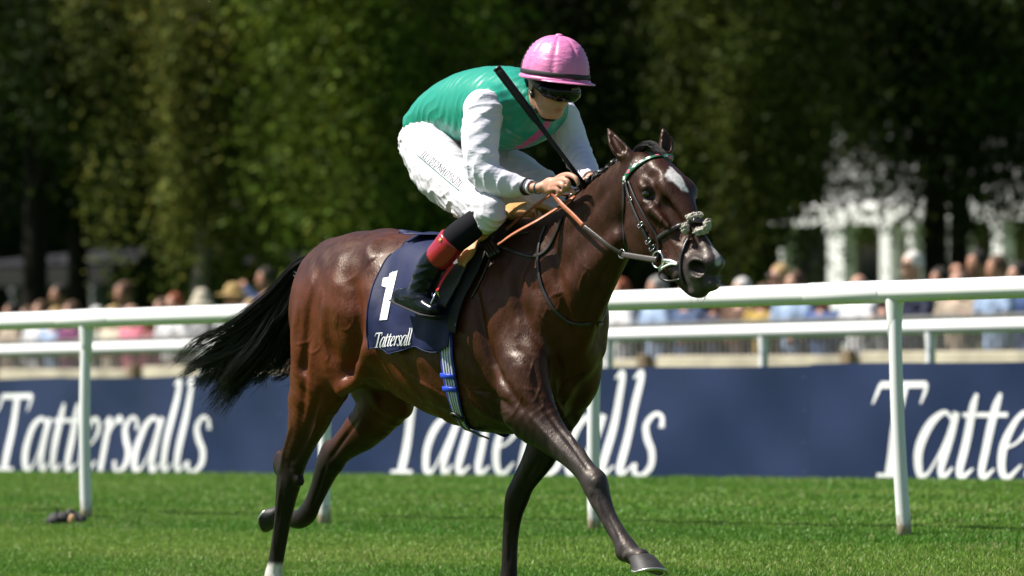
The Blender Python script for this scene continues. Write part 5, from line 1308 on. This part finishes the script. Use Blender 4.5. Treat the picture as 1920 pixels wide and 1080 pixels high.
for k, t in enumerate(np.linspace(0, 1, 14)):
    a, _ = onH(796 + 70 * t, 297 + 60 * t + 4, .003, BBV); b, _ = onH(796 + 70 * t + 3.5, 297 + 60 * t + 7, .003, BBV)
# --- lower legs: sock, band, boot
m_sock = mat('black_sock', (0.006, 0.006, 0.009), rough=.85, spec=.15); m_rb = mat('red_patent', (0.33, 0.007, 0.022), rough=.28, coat=.5, bump=.0015, bscale=50)
m_boot = mat('patent_boot', (0.005, 0.007, 0.012), rough=.20, spec=.22, coat=.08, coatr=.06, bump=.002, bscale=35)
m_gold = mat('gold_print', (.6, .35, .06), rough=.4)
for s in (-1, 1):
    M_ = np.array([1, 1 if s < 0 else -1, 1])
    K = [L(905, 405, -.255) * M_, L(882, 426, -.285) * M_, L(856, 446, -.312) * M_, L(843, 460, -.322) * M_]
    mb = MB(); mb.tube(catmull(K, 5), [.050, .0515, .052, .0535, .055, .056, .057, .0575, .0575, .057, .0565, .056, .0555, .055, .055, .054], n=28, flat=.92, up=(0, 1, 0)); mb.obj('sock', m_sock, rd)
    K = [L(850, 449, -.317) * M_, L(836, 467, -.328) * M_, L(820, 485, -.333) * M_]
    mb = MB(); mb.tube(catmull(K, 5), [.059, .060, .060, .0595, .059, .0585, .058, .0575, .057, .0565, .055], n=28, flat=.92, up=(0, 1, 0)); band = mb.obj('boot_band', m_rb, rd)
    if s < 0:
        for k in range(8):
            pts = [(843 + k * 3.2 - 4, 447 + k * 2.4 + 8), (832 + k * 3.2 - 4, 461 + k * 2.4 + 8)]
            D_ = []
            for u, v in pts: D_.append(L(u, v, -.389 + .002 * k))
        bb_ = BVHTree.FromPolygons([tuple(v.co) for v in band.data.vertices], [tuple(p.vertices) for p in band.data.polygons])
        for k in range(7):
            a, na = onH(846 + k * 3.4, 450 + k * 2.7, .001, bb_); b, nb_ = onH(832 + k * 3.4, 467 + k * 2.7, .001, bb_)
            if a is not None and b is not None: mb = MB(); mb.tube([a, (a + b) / 2 + na * .0005, b], .0017, n=6); mb.obj('rib', m_rb, band)
        p, n_ = onH(826, 450, .002, bb_)
        if p is not None:
            mb = MB()
            for an in (0, 1.05, 2.1): 
                t1 = np.cross(n_, [0, 0, 1.0]); t1 /= np.linalg.norm(t1); t2 = np.cross(n_, t1); d = t1 * math.cos(an) + t2 * math.sin(an); mb.tube([p - d * .010, p, p + d * .010], .0022, n=6, flat=.3, up=tuple(n_))
            mb.obj('crest', m_gold, band)
    f = Field(np.array([.05, -.45 if s < 0 else .2, .95]), np.array([.75, -.2 if s < 0 else .45, 1.55]), .004 if not DEV else .006)
    f.sweep([L(822, 482, -.332) * M_, L(808, 500, -.338) * M_, L(797, 520, -.342) * M_, L(788, 545, -.345) * M_], [(.050, .056), (.050, .056), (.046, .054), (.040, .050)], k=.02)
    f.sweep([L(752, 556, -.345) * M_, L(775, 563, -.345) * M_, L(800, 574, -.345) * M_, L(815, 581, -.345) * M_], [(.032, .036), (.036, .044), (.040, .034), (.034, .024)], k=.035)
    f.displace(folds(.0042, 70, (.45, 0, 1), 21), (-.5, -.45, 1.24), (.75, .45, 1.36))
    V, F = f.mesh(1); bo = link('boot', npmesh('boot', V, F, [m_boot]), rd)
    mb = MB(); mb.tube([L(738, 563, -.345) * M_, L(755, 571, -.345) * M_, L(778, 581, -.345) * M_, L(800, 590, -.345) * M_, L(822, 594, -.345) * M_], [.026, .032, .034, .038, .028], n=14, flat=.18, up=(0, 0, 1)); mb.obj('sole', m_blk, bo)
# --- helmet
m_cap = mat('pink_satin', (0.66, 0.20, 0.42), rough=.36, spec=.5, bump=.0045, bscale=22, stretch=(1, 1, 2.5))
m_bnd = mat('black_elastic', (0.016, 0.015, 0.016), rough=.7)
hup = np.array([.14, .02, .99]); hup /= np.linalg.norm(hup); hfw = np.array([1, -.06, 0]); hfw -= hup * (hfw @ hup); hfw /= np.linalg.norm(hfw); hlf = np.cross(hup, hfw)
HC0 = L(1041, 140, -.012)
def HH(a, b, c): return HC0 + hfw * a + hlf * b + hup * c
n = 96; m = 26; V = []
for j in range(m + 1):
    ph = (j / m) * (PI / 2 + .10) - .10; 
    for i in range(n):
        t = 2 * PI * i / n; g_ = -.0045 * abs(math.cos(t * 4)) ** 22 * math.cos(max(ph, 0)) ** .5; wr = .0022 * math.sin(ph * 52 + 3 * math.sin(t * 4)) * (abs(math.sin(t * 4)) ** .5) * (1 if ph < 1.0 else .2)
        r = 1 + (g_ + wr) / .13; e = abs(math.cos(ph)) ** .85
        V.append(HH(.150 * e * math.cos(t) * r, .124 * e * math.sin(t) * r, .152 * math.sin(ph) * r))
F = [(j * n + i, j * n + (i + 1) % n, (j + 1) * n + (i + 1) % n, (j + 1) * n + i) for j in range(m) for i in range(n)]
mb = MB(); mb.add(V, F); mb.tube([HH(0, 0, .146), HH(0, 0, .153), HH(0, 0, .158), HH(0, 0, .1595)], [.016, .016, .010, .001], n=16)
hm = mb.obj('helmet', m_cap, rd)
mb = MB(); mb.tube([HH(.1515 * math.cos(t), .1255 * math.sin(t), .004) for t in np.linspace(0, 2 * PI, 65)], .0095, n=8, flat=.3, up=[tuple(hfw * math.cos(t) / .15 + hlf * math.sin(t) / .124) for t in np.linspace(0, 2 * PI, 65)]); mb.obj('band', m_bnd, hm)
mb = MB(); mb.tube([HH(.149 * math.cos(t), .123 * math.sin(t), -.016) for t in np.linspace(0, 2 * PI, 65)], .009, n=8, up=tuple(hup)); mb.obj('rim', m_cap, hm)
mb = MB(); V = []; n2 = 30
for i in range(n2 + 1):
    t = -1.15 + 2.3 * i / n2; ext = .048 * math.cos(t / 1.15 * PI / 2) ** .6
    for (k, dz) in ((0, 0), (.5, -.002), (1, -.006), (1, -.010), (.5, -.007), (0, -.006)): V.append(HH((.146 + ext * k) * math.cos(t), (.120 + ext * k * .9) * math.sin(t), -.014 + dz))
F = [(i * 6 + k, i * 6 + (k + 1) % 6, (i + 1) * 6 + (k + 1) % 6, (i + 1) * 6 + k) for i in range(n2) for k in range(6)]
mb.add(V, F); mb.obj('peak', m_cap, hm)
# thin cord over the back of the cap
mb = MB(); mb.tube([HH(.152 * math.cos(p_) ** .85 * math.cos(t_), .126 * math.cos(p_) ** .85 * math.sin(t_), .1535 * math.sin(p_)) for p_, t_ in zip(np.linspace(0, .85, 12), -1.95 - .5 * np.sin(np.linspace(0, 2.6, 12)))], .0028, n=6); mb.obj('cord', m_bnd, hm)
# underside lining
mb = MB(); mb.add([HH(.144 * math.cos(t), .118 * math.sin(t), -.012) for t in np.linspace(0, 2 * PI, 40, endpoint=False)], [tuple(range(40))], False); mb.obj('lining', m_bnd, hm)
# --- goggles
m_gog = mat('goggle_lens', (0.004, 0.005, 0.006), rough=.10, spec=.28)
m_gof = mat('goggle_frame', (0.012, 0.012, 0.012), rough=.4)
f = Field(C0 - .2, C0 + .2, .004); A = (hf_, hl)
f.ell(HP(.062, 0, .002), (.060, .088, .044), .01, ax=A); f.ell(HP(.104, 0, .006), (.042, .072, .042), .012, ax=A); f.ell(HP(.100, 0, -.034), (.040, .020, .024), .012, ax=A, op='sub'); f.ell(HP(.0, 0, .0), (.062, .074, .2), .004, ax=A, op='sub')
V, F = f.mesh(1); gg = link('goggles', npmesh('goggles', V, F, [m_gog]), rd)
GB = BVHTree.FromPolygons([tuple(v) for v in V.tolist()], F.tolist())
for (u0, v0, u1, v1, w_) in ((1022, 158, 1034, 172, .005), (1030, 184, 1052, 188, .0035), (1018, 166, 1030, 186, .0022)):
    pass
px_letters('KBB', (1071, 170), (8.5, -.6), (.8, -4.6), 0, mat('logo_grey', (.35, .35, .35), rough=.5), gg, GB, .001, 'logo', spread=.95)
mb = MB(); mb.tube(catmull([HP(.045, -.078, .006), HP(.01, -.085, .010), HP(-.05, -.080, .016), HP(-.10, -.04, .02), HP(-.112, 0, .02), HP(-.10, .04, .02), HP(.01, .085, .010), HP(.045, .078, .006)], 5), .008, n=8, flat=.3, up=(0, 0, 1)) if False else None
mb = MB(); mb.tube(catmull([HP(.048, -.076, .004), HP(.02, -.083, .012), HP(-.01, -.085, .028)], 5), .010, n=8, flat=2.0); mb.obj('strap', m_gof, gg)
# --- chin strap
mb = MB()
for s in (-1, 1): mb.tube(catmull([HP(.002, s * .080, .03), HP(.004, s * .076, -.03), HP(.016, s * .062, -.075), HP(.038, s * .030, -.122), HP(.045, 0, -.128)], 6), .0052, n=8, flat=.5)
mb.obj('chin_strap', m_bnd, hm)
mb = MB(); mb.tube([HP(.0, -.086, -.030), HP(.014, -.084, -.038), HP(.018, -.080, -.052)], [.008, .009, .006], n=10); mb.tube([HP(.02, -.068, -.088), HP(.034, -.05, -.102)], [.007, .007], n=8); mb.obj('strap_clip', m_lea, hm)
# --- watch, bands
def ring(u, v, y, d, r, w_, m_, nm, rr=.003):
    c = L(u, v, y); d = np.array(d, float); d /= np.linalg.norm(d); a = np.cross(d, [0, 1, 0]); a /= np.linalg.norm(a); b = np.cross(d, a); mb = MB()
    mb.tube([c + r * (math.cos(t) * a * .88 + math.sin(t) * b) for t in np.linspace(0, 2 * PI, 33)], w_, n=8, flat=rr / w_, up=[tuple(math.cos(t) * a + math.sin(t) * b) for t in np.linspace(0, 2 * PI, 33)]); return mb.obj(nm, m_, rd)
dw = L(1005, 352, -.14) - L(975, 350, -.155)
ring(987, 350, -.149, dw, .034, .011, m_blk, 'watch', .004); ring(996, 351, -.144, dw, .029, .006, m_slv, 'watch_strap'); ring(1009, 352.5, -.139, dw, .0262, .003, mat('teal_rubber', (.03, .14, .18), rough=.5), 'wrist_band', .002)
# --- whip
wh = hempty('whip', 'black racing whip slanting from the rider hands across his shoulder', 'whip')
a, b = L(932, 128, -.27), L(1098, 349, -.045); mb = MB(); T_ = [0, .02, .05, .25, .40, .46, .60, .8, 1.0]; R_ = [.010, .0165, .017, .0165, .0150, .0110, .0090, .0085, .0085]
mb.tube([a + (b - a) * t for t in T_], R_, n=14); mb.obj('shaft', mat('whip_black', (0.006, 0.006, 0.006), rough=.5, spec=.2), wh)
mb = MB(); mb.tube([a - (b - a) * .004, a + (b - a) * .012], .0172, n=14); mb.obj('cap', m_gof, wh)
# ================================================================== SPECTATORS
def person_parts(pose, top, female):
    h = .014; out = {}
    lo, hi = (-.45, -.62, -.02), (.45, .30, 1.80)
    def arms(f, r0, r1, r2, upto=1.0):
        for s in (-1, 1):
            if pose == 'lean': A = [(s * .19, 0, 1.40), (s * .26, -.06, 1.13), (s * .10, -.36, 1.14 + .02 * s)]
            elif pose == 'hand': A = [(s * .19, 0, 1.40), (s * .28, -.10, 1.14), (s * .12, -.34, 1.34)] if s > 0 else [(s * .19, 0, 1.40), (s * .25, .0, 1.10), (s * .22, -.12, .86)]
            elif pose == 'cam': A = [(s * .19, 0, 1.40), (s * .27, -.14, 1.24), (s * .06, -.26, 1.50)]
            else: A = [(s * .19, 0, 1.40), (s * .25, .01, 1.11), (s * .22, -.10, .84)]
            A = np.array(A, float)
            if upto < 1: A = np.array([A[0], A[0] + (A[1] - A[0]) * upto]); f.sweep(A, [r0, r0 * .9], k=.03, sub=1)
            else: f.sweep(A, [r0, r1, r2], k=.03, sub=1); 
            if upto >= 1 and r2 < .034: f.ell(A[-1] + (A[-1] - A[-2]) / np.linalg.norm(A[-1] - A[-2]) * .06, (.045, .03, .05), k=.02)
    f = Field(lo, hi, h)
    f.ell((0, -.01, 1.60), (.076, .096, .115), k=.02); f.ell((0, -.05, 1.54), (.05, .05, .06), k=.03); f.ell((0, -.108, 1.585), (.013, .018, .02), k=.01)
    for s in (-1, 1): f.ell((s * .078, .0, 1.59), (.012, .018, .03), k=.01); f.ell((s * .03, -.098, 1.615), (.014, .012, .009), k=.01, op='sub')
    f.sweep([(0, .01, 1.54), (0, .01, 1.40)], [.055, .06], k=.03, sub=1)
    w_ = .15 if female else .17
    f.sweep([(0, 0, 1.36), (0, 0, 1.15), (0, 0, .95)], [(w_, .09), (w_ * .82, .085), (w_ * .95, .10)], k=.04, w=(1, 0, 0))
    arms(f, .048, .040, .028)
    for s in (-1, 1): f.sweep([(s * .09, 0, .92), (s * .10, 0, .50), (s * .10, .02, .09)], [.075, .055, .04], k=.03, sub=1); f.ell((s * .10, -.06, .04), (.045, .12, .04), k=.02)
    out['body'] = f.mesh(1)
    f = Field(lo, hi, h)
    f.sweep([(0, 0, 1.40), (0, 0, 1.30), (0, 0, 1.12), (0, 0, .90)], [(w_ * .75, .07), (w_ + .03, .115), (w_ * .9 + .012, .115), (w_ + .02, .125)], k=.04, w=(1, 0, 0))
    arms(f, .064, .054, .044, 1.0 if top == 'long' else .62)
    f.ell((0, -.03, 1.50), (.07, .07, .09), k=.01, op='sub')
    f.displace(lambda x, y, z: (.006 * np.sin(x * 40 + 3 * np.sin(z * 22)) * np.sin(z * 30 + y * 20)).astype(np.float32), lo, hi)
    out['shirt'] = f.mesh(1)
    f = Field(lo, hi, h)
    if female and top == 'short': f.sweep([(0, 0, .98), (0, 0, .75), (0, 0, .45)], [(.16, .12), (.20, .15), (.26, .2)], k=.03, w=(1, 0, 0))
    else:
        f.sweep([(0, 0, .96), (0, 0, .88)], [(.17, .115), (.17, .12)], k=.03, w=(1, 0, 0), sub=1)
        for s in (-1, 1): f.sweep([(s * .09, 0, .88), (s * .10, 0, .50), (s * .10, .02, .10)], [.090, .070, .062], k=.03, sub=1)
    out['trousers'] = f.mesh(1)
    return out
def head_piece(kind):
    f = Field((-.26, -.28, 1.30), (.26, .26, 1.85), .009)
    if kind in ('short', 'long'):
        f.ell((0, .012, 1.625), (.088, .104, .112), k=.01)
        if kind == 'long': f.sweep([(0, .05, 1.60), (0, .075, 1.48), (0, .07, 1.38)], [(.095, .06), (.085, .05), (.06, .03)], k=.03, w=(1, 0, 0))
        f.ell((0, -.12, 1.565), (.09, .10, .095), k=.015, op='sub')
        f.displace(lambda x, y, z: (.004 * np.sin(x * 90 + 2 * np.sin(z * 60)) * np.sin(y * 70)).astype(np.float32), (-.26, -.28, 1.3), (.26, .26, 1.85))
    elif kind == 'bald': f.ell((0, .03, 1.585), (.085, .09, .06), k=.01); f.ell((0, -.10, 1.58), (.12, .09, .12), k=.01, op='sub'); f.ell((0, 0, 1.70), (.2, .2, .085), k=.01, op='sub')
    elif kind == 'hat':
        f.ell((0, .0, 1.70), (.092, .108, .085), k=.02); f.ell((0, -.01, 1.655), (.20, .21, .012), k=.03)
    elif kind == 'bucket': f.sweep([(0, 0, 1.645), (0, 0, 1.74)], [(.098, .112), (.078, .09)], k=.02, w=(1, 0, 0), sub=1); f.sweep([(0, 0, 1.63), (0, 0, 1.655)], [(.150, .16), (.11, .12)], k=.02, w=(1, 0, 0), sub=1)
    elif kind == 'cap': f.ell((0, .005, 1.665), (.090, .105, .075), k=.01); f.ell((0, -.13, 1.655), (.065, .08, .010), k=.015)
    return f.mesh(1)
m_any = lambda nm, c, r=.8: mat(nm, c, rough=r, var=.18, vscale=14, bump=.003, bscale=40)
SK = [mat('skin_pale', (.50, .27, .19), rough=.55), mat('skin_tanned_and_shaded', (.38, .18, .11), rough=.55), mat('skin_dark', (.16, .075, .045), rough=.55)]  # the tanned tone also stands in for shade on back-row figures
PAL = {k: m_any(k + '_fabric', tuple(q * .8 for q in c)) for k, c in dict(white=(.72, .72, .74), cream=(.62, .55, .42), pink=(.62, .17, .24), maroon=(.22, .03, .06), purple=(.16, .03, .11), navy=(.012, .018, .055), blue=(.05, .10, .26), sky=(.32, .43, .62), denim=(.06, .10, .20),
      black=(.015, .015, .016), grey=(.22, .22, .23), sage=(.26, .29, .24), mustard=(.42, .28, .05), brown=(.12, .06, .035), straw=(.50, .34, .13), beige=(.40, .32, .24), teal=(.03, .14, .15)).items()}
HRM = {'d': m_any('dark_hair', (.02, .014, .01)), 'b': m_any('brown_hair_far', (.09, .045, .022)), 'r': m_any('red_hair', (.24, .06, .02)), 'y': m_any('blonde_hair', (.42, .28, .12)), 'w': m_any('white_hair', (.62, .60, .57)), 'g': m_any('grey_hair', (.25, .24, .23))}
for k in ('straw', 'cream', 'white', 'navy', 'black'): HRM[k] = PAL[k]
m_sung = mat('sunglasses', (.01, .01, .01), rough=.1)
_pc = {}; _hc = {}
def get_person(pose, top, fem):
    k = (pose, top, fem)
    if k not in _pc: _pc[k] = {n: npmesh('spectator_' + n, *v, [PAL['grey']]) for n, v in person_parts(*k).items()}
    return _pc[k]
def get_head(k):
    if k not in _hc: _hc[k] = npmesh('head_' + k, *head_piece(k), [PAL['grey']])
    return _hc[k]
def spectator(u, vtop, s, pose, top, fem, shirt, hk, hc, skin, label, trousers='denim', glasses=False, turn=0.0):
    vtop = vtop + 8; t = t_at(u, s, 600); g0 = gz(s, t); P = st(s, t, g0); dep = P[1]; zt = CAMZ + (699 - vtop) / F_PX * dep
    ztop = 1.735 if hk not in ('hat', 'bucket') else 1.79
    sc = (zt - g0) / ztop; e = empty('spectator', label, 'person', tuple(P), math.atan2(N2[1], N2[0]) - PI / 2 + turn, 'spectators behind the fence')
    if sc < .85: sc = .85; e.location.z = zt - ztop * sc
    e.scale = (sc ** .5 if False else min(1.1, max(.95, sc)),) * 2 + (sc,)
    for n, me in get_person(pose, top, fem).items():
        o = link(n, me, e); o.material_slots[0].link = 'OBJECT'; o.material_slots[0].material = SK[skin] if n == 'body' else PAL[shirt] if n == 'shirt' else PAL[trousers]
    o = link('hat' if hk in ('hat', 'bucket', 'cap') else 'hair', get_head(hk), e); o.material_slots[0].link = 'OBJECT'; o.material_slots[0].material = HRM[hc]
    if glasses:
        mb = MB(); 
        for q in (-1, 1): mb.tube([(q * .034, -.108, 1.607), (q * .034, -.118, 1.607)], .026, n=12)
        mb.tube([(-.075, -.06, 1.61), (-.034, -.110, 1.612), (.034, -.110, 1.612), (.075, -.06, 1.61)], .005, n=6); mb.obj('sunglasses', m_sung, e)
F1, F2, F3 = 20.55, 21.5, 23.0
LIST = [
 (22, 559, F1, 'lean', 'short', 0, 'beige', 'short', 'd', 1, 'dark haired person in a tan top, leftmost in the crowd behind the fence'),
 (52, 566, F2, 'stand', 'long', 1, 'white', 'long', 'b', 0, 'person with long brown hair in white, second from the left at the fence'),
 (76, 555, F1, 'lean', 'short', 0, 'white', 'short', 'b', 0, 'brown haired man in a white shirt leaning on the fence left of the near post'),
 (104, 568, F1, 'lean', 'long', 1, 'sky', 'long', 'y', 0, 'blonde person in a very pale blue top just left of the purple shirt'),
 (134, 556, F1, 'lean', 'long', 0, 'purple', 'short', 'b', 0, 'person in a dark purple top behind the left rail post'),
 (180, 566, F1, 'lean', 'short', 1, 'sage', 'short', 'w', 0, 'white haired woman in a grey green top right of the left rail post'),
 (212, 564, F1, 'lean', 'long', 1, 'cream', 'long', 'y', 0, 'blonde woman in a cream cardigan beside the pink shirt'),
 (248, 561, F1, 'lean', 'long', 0, 'pink', 'bald', 'w', 0, 'balding man in a bright pink shirt leaning on the fence'),
 (282, 572, F1, 'stand', 'long', 0, 'maroon', 'short', 'd', 1, 'person in a maroon jumper squeezed in beside the pink shirt'),
 (304, 550, F2, 'stand', 'short', 0, 'white', 'short', 'b', 0, 'brown haired man in white standing just left of the red haired woman'),
 (327, 540, F1, 'lean', 'short', 1, 'white', 'long', 'r', 0, 'red haired woman with glasses in a white top'),
 (378, 537, F1, 'lean', 'short', 0, 'grey', 'bucket', 'cream', 0, 'person in a cream bucket hat and pale grey shirt near the tail'),
 (438, 521, F1, 'lean', 'short', 1, 'white', 'hat', 'straw', 1, 'woman in a wide straw hat and white dress near the tail'),
 (470, 552, F2, 'stand', 'long', 1, 'cream', 'long', 'y', 0, 'fair haired woman in cream between the straw hat and the tail'),
 (505, 534, F1, 'stand', 'long', 0, 'white', 'bald', 'g', 0, 'balding pink faced man in white, nearest the tail of the horse'),
 (110, 524, F3, 'stand', 'long', 0, 'navy', 'short', 'd', 1, 'dark haired man in navy in the shaded back row, far left'),
 (232, 519, F3, 'stand', 'long', 0, 'navy', 'short', 'b', 1, 'tall man in navy blue in the shaded back row behind the pink shirt'),
 (498, 492, F3 + 1, 'cam', 'long', 0, 'blue', 'short', 'd', 1, 'man in blue holding up a camera high behind the tail'),
 (1163, 514, F1, 'lean', 'short', 0, 'white', 'short', 'r', 0, 'ginger haired man in white seen below the horse throat'),
 (1232, 509, F1, 'lean', 'short', 0, 'sky', 'short', 'g', 0, 'grey haired man in a light blue shirt below the bit ring'),
 (1290, 520, F1, 'lean', 'short', 1, 'denim', 'long', 'b', 1, 'woman in denim hidden behind the horse muzzle with folded arms showing'),
 (1345, 528, F1, 'lean', 'short', 0, 'navy', 'cap', 'navy', 1, 'person in navy with a navy cap just right of the muzzle'),
 (1391, 512, F1, 'lean', 'short', 1, 'brown', 'short', 'w', 0, 'white haired woman in a brown top right of the muzzle'),
 (1433, 522, F1, 'lean', 'short', 1, 'mustard', 'long', 'b', 1, 'woman in a mustard yellow top at the fence'),
 (1463, 486, F2, 'hand', 'short', 1, 'cream', 'long', 'y', 0, 'blonde woman in sunglasses standing taller behind the mustard top', True),
 (1490, 499, F1, 'lean', 'short', 1, 'sky', 'long', 'b', 0, 'brown haired woman in a pale blue top beside the blonde in sunglasses'),
 (1545, 524, F1, 'lean', 'long', 0, 'blue', 'short', 'd', 1, 'dark haired man in a blue top left of the bald man in white'),
 (1612, 504, F1, 'lean', 'short', 0, 'white', 'bald', 'g', 0, 'bald man in a white shirt left of the right rail post'),
 (1660, 522, F2, 'stand', 'long', 1, 'grey', 'short', 'd', 1, 'dark haired woman in grey between the bald man and the bearded man'),
 (1711, 462, F1, 'lean', 'long', 0, 'navy', 'short', 'w', 0, 'tall white haired man in sunglasses and navy jacket right of the right rail post', True),
 (1762, 492, F2, 'stand', 'long', 0, 'black', 'short', 'd', 1, 'man in black standing right of the tall navy jacket'),
 (1798, 497, F1, 'lean', 'long', 0, 'beige', 'bald', 'g', 0, 'balding man in a beige top leaning on the fence'),
 (1832, 459, F3, 'cam', 'long', 0, 'black', 'short', 'd', 1, 'dark man in black raising a phone above the crowd at right'),
 (1869, 469, F1, 'lean', 'short', 0, 'sky', 'short', 'b', 1, 'brown haired man in a pale blue shirt near the right edge'),
 (1908, 482, F2, 'stand', 'long', 0, 'blue', 'short', 'd', 0, 'dark haired man in mid blue at the right edge of the crowd'),
]
for a in LIST:
    u, vt, s, pose, top, fem, sh, hk, hc, sk_, lb = a[:11]
    spectator(u, vt, s, pose, top, bool(fem), sh, hk, hc, sk_, lb, ['denim', 'navy', 'beige', 'black', 'grey'][int(u) % 5], len(a) > 11, (u % 7 - 3) * .05)
